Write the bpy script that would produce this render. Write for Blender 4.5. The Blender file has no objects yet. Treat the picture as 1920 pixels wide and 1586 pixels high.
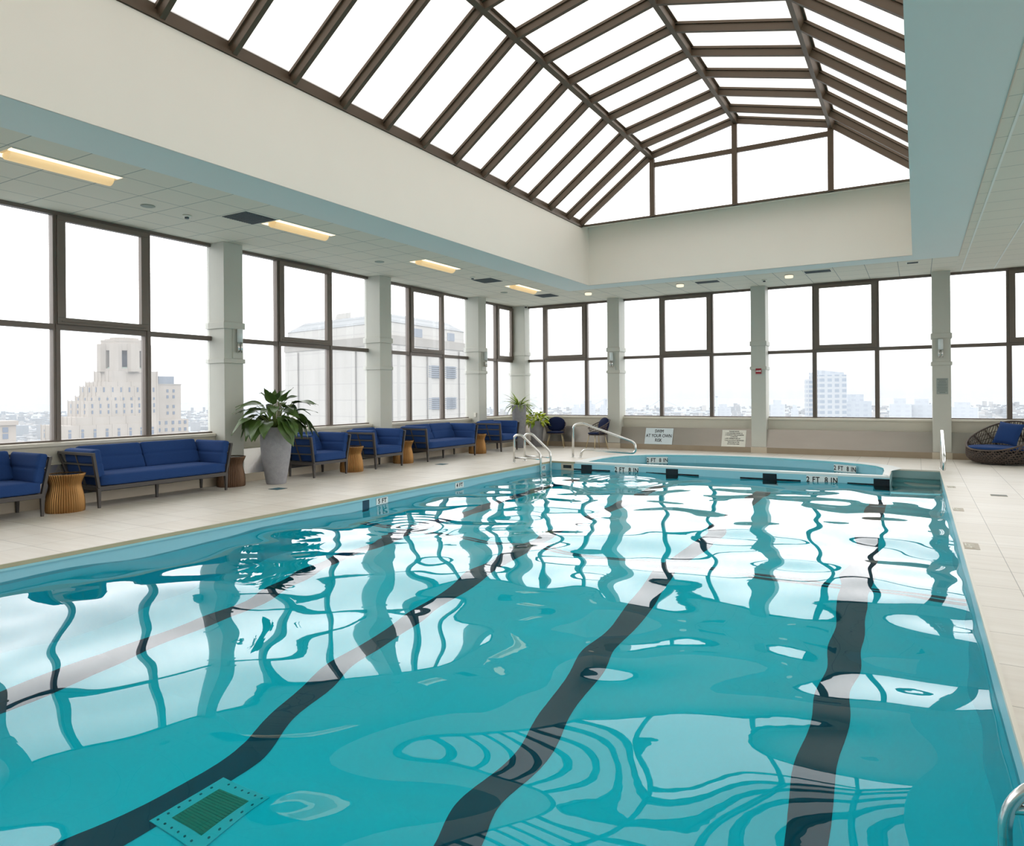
import bpy, bmesh, math, random
import numpy as np
from mathutils import Vector, Matrix
from mathutils.geometry import tessellate_polygon
random.seed(7)
R = math.radians
scn = bpy.context.scene
COL = scn.collection
PI = math.pi

# ------------------------------------------------------------------ camera
F, CX, CV, H = 1302.0, 960.0, 740.8, 1.35
YAW, ROLL = R(30.27), R(0.44)
cd = bpy.data.cameras.new('camera')
cam = bpy.data.objects.new('camera', cd)
COL.objects.link(cam)
cd.sensor_fit = 'HORIZONTAL'; cd.sensor_width = 36.0
cd.lens = 36.0 * F / 1920.0
cd.shift_y = (CV - 793.0) / 1920.0
cd.clip_end = 30000; cd.clip_start = 0.05
cam.location = (0, 0, H)
cam.rotation_mode = 'QUATERNION'
fw = Vector((-math.sin(YAW), math.cos(YAW), 0)); rt = Vector((math.cos(YAW), math.sin(YAW), 0)); up = Vector((0, 0, 1))
rt2 = rt * math.cos(ROLL) - up * math.sin(ROLL); up2 = up * math.cos(ROLL) + rt * math.sin(ROLL)
cam.rotation_quaternion = Matrix((rt2, up2, -fw)).transposed().to_quaternion()
scn.camera = cam

def at(u, v, depth):
    """point seen at photo pixel (u, v) at a distance along the view axis"""
    x, y = u - CX, v - CV
    c, s = math.cos(ROLL), math.sin(ROLL)
    xr, yr = c * x - s * y, s * x + c * y
    return Vector((0, 0, H)) + (fw * F + rt * xr - up * yr) * (depth / F)

# ------------------------------------------------------------------ materials
MATS = {}
class N:
    """small node-graph helper"""
    def __init__(s, m):
        m.use_nodes = True
        s.t = m.node_tree; s.t.nodes.clear()
    def n(s, typ, **kw):
        nd = s.t.nodes.new(typ)
        for k, v in kw.items():
            if k.startswith('i_'):
                key = k[2:]; key = int(key) if key.isdigit() else key.replace('_', ' ')
                s.set(nd, key, v)
            else: setattr(nd, k, v)
        return nd
    def set(s, nd, key, v):
        if isinstance(v, bpy.types.NodeSocket): s.t.links.new(v, nd.inputs[key])
        else: nd.inputs[key].default_value = v
    def math(s, op, a, b=0.0, c=None):
        nd = s.n('ShaderNodeMath', operation=op)
        s.set(nd, 0, a); s.set(nd, 1, b)
        if c is not None: s.set(nd, 2, c)
        return nd.outputs[0]
    def mix(s, f, a, b):
        nd = s.n('ShaderNodeMix', data_type='RGBA')
        s.set(nd, 0, f); s.set(nd, 6, a); s.set(nd, 7, b)
        return nd.outputs[2]
    def xyz(s):
        sep = s.n('ShaderNodeSeparateXYZ')
        s.t.links.new(s.n('ShaderNodeTexCoord').outputs['Object'], sep.inputs[0])
        return sep.outputs
    def noise(s, scale, detail=3, vec=None, rough=.5):
        nd = s.n('ShaderNodeTexNoise'); nd.inputs['Scale'].default_value = scale
        nd.inputs['Detail'].default_value = detail; nd.inputs['Roughness'].default_value = rough
        if vec is None: vec = s.n('ShaderNodeTexCoord').outputs['Object']
        s.t.links.new(vec, nd.inputs['Vector'])
        return nd.outputs['Fac']
    def lines(s, coord, origin, pitch, half):
        f = s.math('FRACT', s.math('ADD', s.math('DIVIDE', s.math('SUBTRACT', coord, origin), pitch), 100.5))
        d = s.math('MULTIPLY', s.math('ABSOLUTE', s.math('SUBTRACT', f, .5)), pitch)
        return s.math('LESS_THAN', d, half)
    def out(s, sh):
        o = s.n('ShaderNodeOutputMaterial'); s.t.links.new(sh, o.inputs[0])

def c4(c): return (c[0], c[1], c[2], 1.0)
def srgb(r, g, b):
    f = lambda x: (x / 255 / 12.92) if x / 255 <= .04045 else ((x / 255 + .055) / 1.055) ** 2.4
    return (f(r), f(g), f(b))

def mat(name, col, rough=.5, metal=0.0, var=.06, vscale=6.0, bump=0.0, bscale=60.0, spec=.5, stretch=None, emit=None, estr=0):
    m = bpy.data.materials.new(name); g = N(m)
    vec = None
    if stretch:
        mp = g.n('ShaderNodeMapping'); mp.inputs['Scale'].default_value = stretch
        g.t.links.new(g.n('ShaderNodeTexCoord').outputs['Object'], mp.inputs[0]); vec = mp.outputs[0]
    nz = g.noise(vscale, 3, vec)
    c = g.mix(nz, c4([x * (1 - var) for x in col]), c4([min(1, x * (1 + var)) for x in col]))
    p = g.n('ShaderNodeBsdfPrincipled', i_Base_Color=c, i_Roughness=rough, i_Metallic=metal)
    p.inputs['Specular IOR Level'].default_value = spec
    if emit: p.inputs['Emission Color'].default_value = c4(emit); p.inputs['Emission Strength'].default_value = estr
    if bump:
        b = g.n('ShaderNodeBump', i_Strength=bump, i_Height=g.noise(bscale, 2, vec)); b.inputs['Distance'].default_value = .01
        g.t.links.new(b.outputs[0], p.inputs['Normal'])
    g.out(p.outputs[0]); MATS[name] = m
    return m

M_white = mat('well_plaster', srgb(240, 233, 221), .75, var=.02, vscale=1.5)
M_paint = mat('pillar_paint', srgb(194, 194, 184), .55, var=.02)
M_soffit = mat('soffit_paint', srgb(212, 222, 218), .7, var=.015, vscale=1)
M_board = mat('board_paint', srgb(192, 187, 172), .5, var=.02)
M_sill = mat('sill_paint', srgb(214, 208, 194), .4, var=.02)
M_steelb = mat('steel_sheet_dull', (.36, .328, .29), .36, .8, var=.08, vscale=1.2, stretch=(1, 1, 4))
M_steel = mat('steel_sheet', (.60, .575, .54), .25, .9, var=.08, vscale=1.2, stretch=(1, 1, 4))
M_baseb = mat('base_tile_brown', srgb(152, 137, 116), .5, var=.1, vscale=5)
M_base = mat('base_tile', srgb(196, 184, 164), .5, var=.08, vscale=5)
M_frame = mat('bronze_frame', srgb(110, 100, 92), .42, .25, var=.06)
M_sash = mat('bronze_sash', srgb(116, 106, 97), .42, .25, var=.06)
M_sky = mat('skylight_metal', srgb(86, 71, 55), .5, .15, var=.1, vscale=3)
M_pool = mat('pool_paint', (.06, .87, .98), .5, var=.03, vscale=2)
M_band = mat('waterline_dim_tone', (.27, .55, .64), .45, var=.03, vscale=2)  # basin paint at the waterline, its look in above-water light put into the colour
M_lane = mat('lane_paint', (.004, .045, .085), .5, var=.1)
M_tileblk = mat('black_tile', (.008, .010, .016), .25, var=.1)
M_cope = mat('coping_stone', srgb(172, 162, 132), .6, var=.1, vscale=4)
M_gutter = mat('gutter_lip', srgb(150, 200, 208), .4, var=.04)
M_recess = mat('recess_reflection_tint', srgb(140, 172, 172), .45, var=.08, vscale=3)  # grey-teal of a reflection, painted evenly over recess walls and steps
M_chrome = mat('brushed_steel', (.72, .72, .70), .22, 1.0, var=.05)
M_blue = mat('navy_fabric', srgb(36, 66, 118), .85, var=.12, vscale=90, bump=.25, bscale=400, spec=.2)
M_navy = mat('dark_navy_fabric', srgb(20, 32, 66), .85, var=.12, vscale=90, bump=.25, bscale=400, spec=.2)
M_sofaf = mat('sofa_frame_metal', srgb(78, 74, 72), .5, .3, var=.06)
M_bronze = mat('bronze_ribbed', srgb(158, 118, 72), .38, .85, var=.2, vscale=7)
M_bronze2 = mat('dark_bronze_ribbed', srgb(108, 84, 66), .42, .75, var=.2, vscale=7)
M_tabletop = mat('table_top_glass', (.02, .022, .026), .12, 0, var=.05)
M_pot = mat('grey_concrete', srgb(150, 150, 154), .8, var=.22, vscale=14, bump=.3, bscale=50)
M_soil = mat('soil', (.03, .02, .014), .95, var=.3, vscale=30)
M_leaf = mat('leaf_dark', srgb(70, 96, 40), .38, var=.35, vscale=8)
M_stem = mat('leaf_stem', srgb(110, 128, 58), .5, var=.2)
M_spider = mat('leaf_strap', srgb(136, 158, 66), .45, var=.35, vscale=10)
M_spider2 = mat('leaf_strap_pale', srgb(190, 204, 120), .45, var=.2, vscale=10)
M_bush = mat('leaf_yellow', srgb(178, 190, 36), .45, var=.35, vscale=12)
M_bush2 = mat('leaf_lime', srgb(118, 150, 42), .45, var=.3, vscale=12)
M_rattan = mat('dark_rattan', srgb(84, 72, 64), .6, var=.3, vscale=20)
M_gold = mat('gold_leg', srgb(210, 190, 150), .3, .9, var=.05)
M_ivory = mat('ivory_plastic', srgb(226, 224, 212), .5, var=.02)
M_grille = mat('grille_dark', srgb(78, 88, 90), .6, var=.08)
M_signw = mat('sign_white', srgb(206, 218, 222), .5, var=.02)
M_signc = mat('sign_cream', srgb(222, 220, 208), .5, var=.02)
M_signg = mat('sign_grey', srgb(150, 158, 152), .5, var=.04)
M_ink = mat('sign_ink', (.012, .012, .014), .6, var=.02)
M_ink2 = mat('sign_ink_grey', srgb(104, 114, 112), .6, var=.02)
M_red = mat('sign_red', srgb(150, 34, 44), .5, var=.04)
M_shade = mat('sconce_shade', srgb(222, 230, 230), .4, var=.02)
M_marker = mat('marker_tile', srgb(222, 226, 224), .4, var=.02)
M_drainp = mat('drain_plate', (.45, .80, .84), .5, var=.03)
M_draing = mat('drain_grille', (.12, .33, .22), .5, var=.15, vscale=40)
M_bolt = mat('drain_bolt', (.05, .16, .2), .5)
M_print = mat('deck_marker_tile', srgb(186, 176, 160), .6, var=.1, vscale=20)

def emis(name, col, s):
    m = bpy.data.materials.new(name); g = N(m)
    e = g.n('ShaderNodeEmission', i_Color=c4(col), i_Strength=s); g.out(e.outputs[0]); MATS[name] = m
    return m
M_lamp = emis('lamp_glow', (1.0, .78, .45), 1.6)
M_lampw = emis('lamp_reflector_glow', (1.0, .72, .36), .42)
M_lampl = emis('lens_glow', (1.0, .84, .56), 1.35)
M_lampd = emis('drum_glow', (1.0, .86, .62), .95)

def grid_mat(name, base, groove, axes, rough=.5, var=.05, vscale=3.0, stretch=None, spec=.5, bump=0.0):
    m = bpy.data.materials.new(name); g = N(m)
    xyz = g.xyz(); mask = None
    for ax, o, p, hw in axes:
        l = g.lines(xyz[ax], o, p, hw)
        mask = l if mask is None else g.math('MAXIMUM', mask, l)
    vec = None
    if stretch:
        mp = g.n('ShaderNodeMapping'); mp.inputs['Scale'].default_value = stretch
        g.t.links.new(g.n('ShaderNodeTexCoord').outputs['Object'], mp.inputs[0]); vec = mp.outputs[0]
    nz = g.noise(vscale, 4, vec)
    c = g.mix(nz, c4([x * (1 - var) for x in base]), c4([min(1, x * (1 + var)) for x in base]))
    c = g.mix(mask, c, c4(groove))
    p = g.n('ShaderNodeBsdfPrincipled', i_Base_Color=c, i_Roughness=rough)
    p.inputs['Specular IOR Level'].default_value = spec
    g.out(p.outputs[0]); MATS[name] = m
    return m

M_ceilL = grid_mat('ceiling_tile', srgb(218, 214, 198), srgb(150, 156, 148), [(0, -7.49, .553, .006), (1, 4.95, .548, .006)], .8, .02)
M_ceilR = grid_mat('ceiling_tile_right', srgb(218, 214, 198), srgb(150, 156, 146), [(1, 9.17, .543, .005)], .8, .02)
M_tee = mat('ceiling_tee', srgb(226, 228, 220), .6, var=.02)

def deck_mat():
    m = bpy.data.materials.new('deck_tile'); g = N(m)
    x, y, z = g.xyz()
    ysh = g.math('ADD', y, g.math('MULTIPLY', g.math('GREATER_THAN', x, -3.0), -.373))
    mask = g.math('MAXIMUM', g.lines(x, .597, .545, .0028), g.lines(ysh, 7.057, .54, .0028))
    mp = g.n('ShaderNodeMapping'); mp.inputs['Scale'].default_value = (.5, 5, 1)
    g.t.links.new(g.n('ShaderNodeTexCoord').outputs['Object'], mp.inputs[0])
    nz = g.noise(2.2, 5, mp.outputs[0], .6)
    # every tile has its own tone
    wn = g.n('ShaderNodeTexWhiteNoise', noise_dimensions='2D')
    cb = g.n('ShaderNodeCombineXYZ')
    g.t.links.new(g.math('FLOOR', g.math('DIVIDE', g.math('SUBTRACT', x, .597), .545)), cb.inputs[0])
    g.t.links.new(g.math('FLOOR', g.math('DIVIDE', g.math('SUBTRACT', ysh, 7.057), .54)), cb.inputs[1])
    g.t.links.new(cb.outputs[0], wn.inputs['Vector'])
    f = g.math('ADD', g.math('MULTIPLY', nz, .8), g.math('MULTIPLY', wn.outputs['Value'], .2))
    c = g.mix(f, c4(srgb(198, 188, 172)), c4(srgb(232, 228, 220)))
    c = g.mix(g.math('MULTIPLY', mask, .75), c, c4(srgb(120, 112, 100)))
    p = g.n('ShaderNodeBsdfPrincipled', i_Base_Color=c, i_Roughness=.42)
    p.inputs['Specular IOR Level'].default_value = .4
    g.out(p.outputs[0]); return m
M_deck = deck_mat()

def glass_mat(name, veil, tint=(1, 1, 1)):
    """thin pane: see-through, a little mirror, and a film of dust and imitated outdoor haze that scatters the daylight"""
    m = bpy.data.materials.new(name); g = N(m)
    tr = g.n('ShaderNodeBsdfTransparent', i_Color=c4(tint))
    gl = g.n('ShaderNodeBsdfGlossy', i_Roughness=0.0)
    tl = g.n('ShaderNodeBsdfTranslucent', i_Color=(.95, .97, 1, 1))
    mp = g.n('ShaderNodeMapping'); mp.inputs['Scale'].default_value = (6, 6, .7)
    g.t.links.new(g.n('ShaderNodeTexCoord').outputs['Object'], mp.inputs[0])
    v = g.math('MULTIPLY', g.math('ADD', g.noise(1.2, 4, mp.outputs[0]), .5), veil)
    a = g.n('ShaderNodeMixShader'); g.set(a, 0, v); g.set(a, 1, tr.outputs[0]); g.set(a, 2, tl.outputs[0])
    fr = g.n('ShaderNodeFresnel', i_IOR=1.25)
    b = g.n('ShaderNodeMixShader'); g.set(b, 0, fr.outputs[0]); g.set(b, 1, a.outputs[0]); g.set(b, 2, gl.outputs[0])
    g.out(b.outputs[0]); return m
M_glass = glass_mat('window_glass', .11)  # veil is window dust plus a stand-in for the haze outdoors

def frosted():
    m = bpy.data.materials.new('frosted_panel'); g = N(m)
    nz = g.noise(.55, 4)
    c = g.mix(nz, (.60, .565, .525, 1), (.66, .645, .625, 1))
    tl = g.n('ShaderNodeBsdfTranslucent', i_Color=c)
    df = g.n('ShaderNodeBsdfDiffuse', i_Color=(.8, .78, .74, 1))
    a = g.n('ShaderNodeMixShader'); g.set(a, 0, .15); g.set(a, 1, tl.outputs[0]); g.set(a, 2, df.outputs[0])
    g.out(a.outputs[0]); return m
M_frost = frosted()

def water_mat(name, tint):
    m = bpy.data.materials.new(name); g = N(m)
    b = g.n('ShaderNodeBump', i_Strength=.012, i_Height=g.noise(5, 2)); b.inputs['Distance'].default_value = .02
    rf = g.n('ShaderNodeBsdfRefraction', i_Color=c4(tint), i_Roughness=0.0, i_IOR=1.33)
    gl = g.n('ShaderNodeBsdfGlossy', i_Roughness=0.0)
    fr = g.n('ShaderNodeFresnel', i_IOR=1.40)
    for q in (rf, gl, fr): g.t.links.new(b.outputs[0], q.inputs['Normal'])
    a = g.n('ShaderNodeMixShader'); g.set(a, 0, fr.outputs[0]); g.set(a, 1, rf.outputs[0]); g.set(a, 2, gl.outputs[0])
    g.out(a.outputs[0]); return m
M_water = water_mat('pool_water', (.24, .96, 1.0))
M_water2 = water_mat('wading_water', (.62, .98, 1.0))

# ------------------------------------------------------------------ mesh builder
class MB:
    def __init__(s): s.v = []; s.f = []; s.sm = []
    def add(s, vs, fs, smooth=False):
        o = len(s.v); s.v += [tuple(p) for p in vs]
        s.f += [tuple(i + o for i in f) for f in fs]; s.sm += [smooth] * len(fs)
        return s
    def box(s, x0, x1, y0, y1, z0, z1):
        v = [(x0, y0, z0), (x1, y0, z0), (x1, y1, z0), (x0, y1, z0), (x0, y0, z1), (x1, y0, z1), (x1, y1, z1), (x0, y1, z1)]
        return s.add(v, [(0, 3, 2, 1), (4, 5, 6, 7), (0, 1, 5, 4), (1, 2, 6, 5), (2, 3, 7, 6), (3, 0, 4, 7)])
    def bar(s, a, b, w, h, upv=(0, 0, 1), w2=None, h2=None):
        """box-section bar from a to b; w across, h along upv"""
        a, b = Vector(a), Vector(b); d = (b - a).normalized(); u = Vector(upv)
        sd = d.cross(u)
        if sd.length < 1e-4: sd = d.cross(Vector((1, 0, 0)))
        sd.normalize(); u = sd.cross(d).normalized()
        w2 = w if w2 is None else w2; h2 = h if h2 is None else h2
        v = [p + sd * (i * ww / 2) + u * (j * hh / 2) for p, ww, hh in ((a, w, h), (b, w2, h2)) for i, j in ((-1, -1), (1, -1), (1, 1), (-1, 1))]
        return s.add(v, [(0, 3, 2, 1), (4, 5, 6, 7), (0, 1, 5, 4), (1, 2, 6, 5), (2, 3, 7, 6), (3, 0, 4, 7)])
    def tube(s, pts, r, n=10, cap=True, taper=None):
        pts = [Vector(p) for p in pts]; m = len(pts)
        rings = []; prev = None
        for i, p in enumerate(pts):
            d = (pts[min(i + 1, m - 1)] - pts[max(i - 1, 0)]).normalized()
            if prev is None:
                q = d.cross(Vector((0, 0, 1)))
                if q.length < 1e-3: q = d.cross(Vector((1, 0, 0)))
            else: q = prev - d * prev.dot(d)
            q.normalize(); prev = q; w = d.cross(q)
            rr = r if taper is None else r * (1 + (taper - 1) * i / (m - 1))
            rings.append([p + (q * math.cos(2 * PI * k / n) + w * math.sin(2 * PI * k / n)) * rr for k in range(n)])
        v = [p for ring in rings for p in ring]
        f = [(i * n + k, i * n + (k + 1) % n, (i + 1) * n + (k + 1) % n, (i + 1) * n + k) for i in range(m - 1) for k in range(n)]
        o = len(s.v); s.add(v, f, True)
        if cap:
            s.f += [tuple(o + k for k in range(n))[::-1], tuple(o + (m - 1) * n + k for k in range(n))]; s.sm += [False, False]
        return s
    def lathe(s, prof, n=40, c=(0, 0, 0), flute=0.0, nfl=0, caps=True):
        v = []; m = len(prof)
        for r, z in prof:
            for k in range(n):
                a = 2 * PI * k / n
                rr = r * (1 + flute * math.cos(nfl * a)) if nfl else r
                v.append((c[0] + rr * math.cos(a), c[1] + rr * math.sin(a), c[2] + z))
        f = [(i * n + k, i * n + (k + 1) % n, (i + 1) * n + (k + 1) % n, (i + 1) * n + k) for i in range(m - 1) for k in range(n)]
        o = len(s.v); s.add(v, f, True)
        if caps:
            s.f += [tuple(o + k for k in range(n))[::-1], tuple(o + (m - 1) * n + k for k in range(n))]; s.sm += [False, False]
        return s
    def prism(s, poly, a, b, axis=1):
        """extrude 2-D poly along axis from a to b (axis 1: poly is x,z; axis 0: y,z; axis 2: x,y)"""
        n = len(poly)
        mk = {0: lambda p, t: (t, p[0], p[1]), 1: lambda p, t: (p[0], t, p[1]), 2: lambda p, t: (p[0], p[1], t)}[axis]
        v = [mk(p, a) for p in poly] + [mk(p, b) for p in poly]
        f = [tuple(range(n))[::-1], tuple(range(n, 2 * n))] + [(i, (i + 1) % n, n + (i + 1) % n, n + i) for i in range(n)]
        return s.add(v, f)
    def poly(s, loops, z, flip=False):
        """flat polygon with holes at height z"""
        L = [[Vector((x, y, 0)) for x, y in lp] for lp in loops]
        tris = tessellate_polygon(L); flat = [p for lp in L for p in lp]
        v = [(p.x, p.y, z) for p in flat]; fs = []
        for t in tris:
            a, b, c = (flat[i] for i in t)
            n = (b - a).cross(c - a).z
            if abs(n) < 1e-9: continue
            ccw = n > 0
            fs.append(tuple(t) if ccw != flip else tuple(t)[::-1])
        return s.add(v, fs)
    def rbox(s, cx, cy, cz, hx, hy, hz, r, n=8, puff=(0, 0, 0), seam=None, M=None):
        """soft rounded box (cushion); seam = (axis, pos, depth)"""
        idx = {}; vs = []; fs = []
        hh = (hx, hy, hz)
        def vert(i, j, k):
            key = (i, j, k)
            if key in idx: return idx[key]
            p = [2 * i / n - 1, 2 * j / n - 1, 2 * k / n - 1]
            P = Vector((p[0] * hx, p[1] * hy, p[2] * hz))
            Q = Vector([max(-(hh[a] - r), min(hh[a] - r, P[a])) for a in range(3)])
            D = P - Q
            if D.length > 1e-9:
                mx = max(abs(D[a]) for a in range(3)); P = Q + D.normalized() * mx if mx > 0 else P
            for a in range(3):
                if puff[a]:
                    o = [b for b in range(3) if b != a]
                    P[a] += math.copysign(puff[a], p[a]) * abs(p[a]) * max(0, 1 - p[o[0]] ** 2) * max(0, 1 - p[o[1]] ** 2)
            if seam:
                a, pos, dep = seam
                e = math.exp(-((P[a] - pos) / .014) ** 2)
                for b in range(3):
                    if b != a: P[b] -= math.copysign(dep * e, P[b]) if abs(p[b]) > .8 else 0
            P = P + Vector((cx, cy, cz)) if M is None else M @ P
            idx[key] = len(vs); vs.append(P); return idx[key]
        for a in range(3):
            b, c = (a + 1) % 3, (a + 2) % 3
            for side in (0, n):
                for i in range(n):
                    for j in range(n):
                        q = []
                        for di, dj in ((0, 0), (1, 0), (1, 1), (0, 1)):
                            k = [0, 0, 0]; k[a] = side; k[b] = i + di; k[c] = j + dj; q.append(vert(*k))
                        fs.append(tuple(q) if side == n else tuple(q[::-1]))
        return s.add(vs, fs, True)
    def obj(s, name, m, parent=None, off=(0, 0, 0), bevel=0.0):
        me = bpy.data.meshes.new(name)
        v = s.v if off == (0, 0, 0) else [(p[0] - off[0], p[1] - off[1], p[2] - off[2]) for p in s.v]
        me.from_pydata(v, [], s.f); me.update()
        me.polygons.foreach_set('use_smooth', s.sm)
        for mm in (m if isinstance(m, (list, tuple)) else [m]): me.materials.append(mm)
        o = bpy.data.objects.new(name, me); COL.objects.link(o)
        if parent: o.parent = parent
        if bevel:
            b = o.modifiers.new('bevel', 'BEVEL'); b.width = bevel; b.segments = 2; b.limit_method = 'ANGLE'
        return o

def thing(name, label, cat, loc=(0, 0, 0), rz=0.0, group=None):
    o = bpy.data.objects.new(name, None); COL.objects.link(o)
    o.empty_display_size = .1
    o.location = loc; o.rotation_euler = (0, 0, rz); tag(o, label, cat, group); return o
def tag(o, label, cat, group=None, kind=None):
    o['label'] = label; o['category'] = cat
    if group: o['group'] = group
    if kind: o['kind'] = kind
    return o
def struct(o): o['kind'] = 'structure'; return o
def dup(root, loc, rz, label, group=None):
    r = root.copy(); COL.objects.link(r); r.location = loc; r.rotation_euler = (0, 0, rz); r['label'] = label
    if group: r['group'] = group
    for ch in root.children:
        c = ch.copy(); COL.objects.link(c); c.parent = r
        for g in ch.children:
            d = g.copy(); COL.objects.link(d); d.parent = c
    return r

def arc(c, r, a0, a1, ax, ay, n=8):
    c, ax, ay = Vector(c), Vector(ax), Vector(ay)
    return [c + ax * (r * math.cos(a0 + (a1 - a0) * i / n)) + ay * (r * math.sin(a0 + (a1 - a0) * i / n)) for i in range(n + 1)]

def smooth_path(pts, r=.06, n=6):
    """polyline with rounded corners"""
    pts = [Vector(p) for p in pts]; out = [pts[0]]
    rr = r if isinstance(r, (list, tuple)) else [r] * len(pts)
    for i in range(1, len(pts) - 1):
        a, b, c = pts[i - 1], pts[i], pts[i + 1]
        d1, d2 = (a - b), (c - b); q = min(rr[i], d1.length * .48, d2.length * .48)
        p0, p2 = b + d1.normalized() * q, b + d2.normalized() * q
        for k in range(n + 1):
            t = k / n; out.append(p0 * (1 - t) ** 2 + b * 2 * t * (1 - t) + p2 * t * t)
    out.append(pts[-1]); return out

_TXT = {}
def text_obj(body, name, size, m, parent, loc, rot, align='CENTER', bold=0.0, spacing=1.0, sx=1.0, line=1.0):
    cu = bpy.data.curves.new('lettering', 'FONT'); cu.body = body; cu.size = size
    cu.align_x = align; cu.align_y = 'CENTER'; cu.offset = bold; cu.space_character = spacing; cu.space_line = line
    cu.extrude = .0008; cu.bevel_depth = bold; cu.bevel_resolution = 0; cu.offset = 0.0
    t = bpy.data.objects.new('tmp', cu); COL.objects.link(t)
    dg = bpy.context.evaluated_depsgraph_get()
    me = bpy.data.meshes.new_from_object(t.evaluated_get(dg))
    bpy.data.objects.remove(t); bpy.data.curves.remove(cu)
    bm = bmesh.new(); bm.from_mesh(me); bmesh.ops.remove_doubles(bm, verts=bm.verts, dist=1e-5); bm.to_mesh(me); bm.free()
    me.materials.clear(); me.materials.append(m)
    o = bpy.data.objects.new(name, me); COL.objects.link(o)
    o.parent = parent; o.location = loc; o.rotation_euler = rot; o.scale = (sx, 1, 1)
    return o

def split_letters(o):
    """one object per glyph"""
    me = o.data; n = len(me.vertices); par = list(range(n))
    def find(a):
        while par[a] != a: par[a] = par[par[a]]; a = par[a]
        return a
    for p in me.polygons:
        v = list(p.vertices)
        for b in v[1:]: par[find(v[0])] = find(b)
    groups = {}
    for p in me.polygons: groups.setdefault(find(p.vertices[0]), []).append(list(p.vertices))
    for fs in groups.values():
        ids = sorted({i for f in fs for i in f}); mp = {i: k for k, i in enumerate(ids)}
        m2 = bpy.data.meshes.new('letter'); m2.from_pydata([me.vertices[i].co[:] for i in ids], [], [[mp[i] for i in f] for f in fs]); m2.materials.append(me.materials[0])
        q = bpy.data.objects.new('letter', m2); COL.objects.link(q)
        q.parent = o.parent; q.location = o.location; q.rotation_euler = o.rotation_euler; q.scale = o.scale
    bpy.data.objects.remove(o)

# ------------------------------------------------------------------ main dimensions
XG, YG, XR = -9.65, 16.75, 3.55          # glass planes: left, back, right
YF = -3.0                                # wall behind the camera
ZC = 3.775                               # ceiling
PX0, PX1, PY0, PY1 = -6.45, .33, .40, 12.65   # pool
SX0, SX1, SY1 = -.39, .33, 13.92         # step recess
WL = -.15                                # water level
HX0, HX1, HY0, HY1 = -6.29, -.06, -1.0, 14.2  # roof well opening

# wading pool outline (inner edge of its rim)
SPA = [(-5.72, 12.80), (-5.74, 13.5), (-5.68, 14.06), (-5.50, 14.48), (-5.20, 14.80), (-4.82, 15.03), (-4.2, 15.20), (-3.6, 15.272), (-3.3, 15.285), (-3.0, 15.275), (-2.4, 15.20), (-1.8, 15.05),
       (-1.3, 14.86), (-.9, 14.62), (-.66, 14.36), (-.53, 14.0), (-.50, 13.5), (-.50, 12.80)]
# ------------------------------------------------------------------ floor (deck)
pool_loop = [(PX0, PY0), (PX1, PY0), (PX1, SY1), (SX0, SY1), (SX0, PY1), (PX0, PY1)]
spa_loop = SPA[::-1]
fl = MB()
fl.poly([[(-9.8, YF), (XR + .1, YF), (XR + .1, YG + .1), (-9.8, YG + .1)], pool_loop[::-1], spa_loop], 0.0)
struct(fl.obj('floor', M_deck))

# ------------------------------------------------------------------ swimming pool
pool = thing('swimming_pool', 'large turquoise indoor swimming pool with dark lane lines, filling the middle of the room', 'swimming pool', (-3.06, 6.5, 0))
PO = (-3.06, 6.5, 0)
def fz(y):
    prof = [(PY0, -2.15), (3.2, -2.10), (7.1, -1.30), (PY1, -1.05), (SY1, -1.05)]
    for (a, za), (b, zb) in zip(prof, prof[1:]):
        if y <= b: return za + (zb - za) * (y - a) / (b - a)
    return prof[-1][1]
b = MB()
ys = [PY0, 3.2, 7.1, PY1]
for a, c in zip(ys, ys[1:]):
    b.add([(PX0, a, fz(a)), (PX1, a, fz(a)), (PX1, c, fz(c)), (PX0, c, fz(c))], [(0, 1, 2, 3)])
    for x, fl_ in ((PX0, 0), (PX1, 1)):
        q = (0, 1, 2, 3) if fl_ else (3, 2, 1, 0)
        b.add([(x, a, fz(a)), (x, c, fz(c)), (x, c, 0), (x, a, 0)], [q[::-1]])
b.add([(PX0, PY0, fz(PY0)), (PX1, PY0, fz(PY0)), (PX1, PY0, 0), (PX0, PY0, 0)], [(0, 3, 2, 1)])
b.add([(PX0, PY1, fz(PY1)), (SX0, PY1, fz(PY1)), (SX0, PY1, -.001), (PX0, PY1, -.001)], [(0, 1, 2, 3)])
b.obj('basin', M_pool, pool, PO)
b = MB()
b.box(PX0, PX0 + .003, PY0, PY1, -.24, 0).box(PX1 - .003, PX1, PY0, PY1, -.24, 0).box(PX0, SX0, PY1 - .003, PY1, -.24, 0)
b.obj('waterline_dim_tone', M_band, pool, PO)  # added strip over the basin paint, toned for the light above water
# step recess at the far right corner
b = MB()
b.add([(SX0, PY1, -1.05), (SX0, SY1, -1.05), (SX0, SY1, 0), (SX0, PY1, 0)], [(0, 1, 2, 3)])
b.add([(SX1, PY1, -1.05), (SX1, SY1, -1.05), (SX1, SY1, 0), (SX1, PY1, 0)], [(3, 2, 1, 0)])
b.add([(SX0, SY1, -1.05), (SX1, SY1, -1.05), (SX1, SY1, 0), (SX0, SY1, 0)], [(0, 1, 2, 3)])
b.obj('recess_wall', M_recess, pool, PO)
for i, (y0, z1) in enumerate(((13.55, -.30), (13.22, -.52), (12.90, -.76))):
    MB().box(SX0, SX1, y0, SY1, -1.05, z1).obj('step', M_recess, pool, PO)
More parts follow.
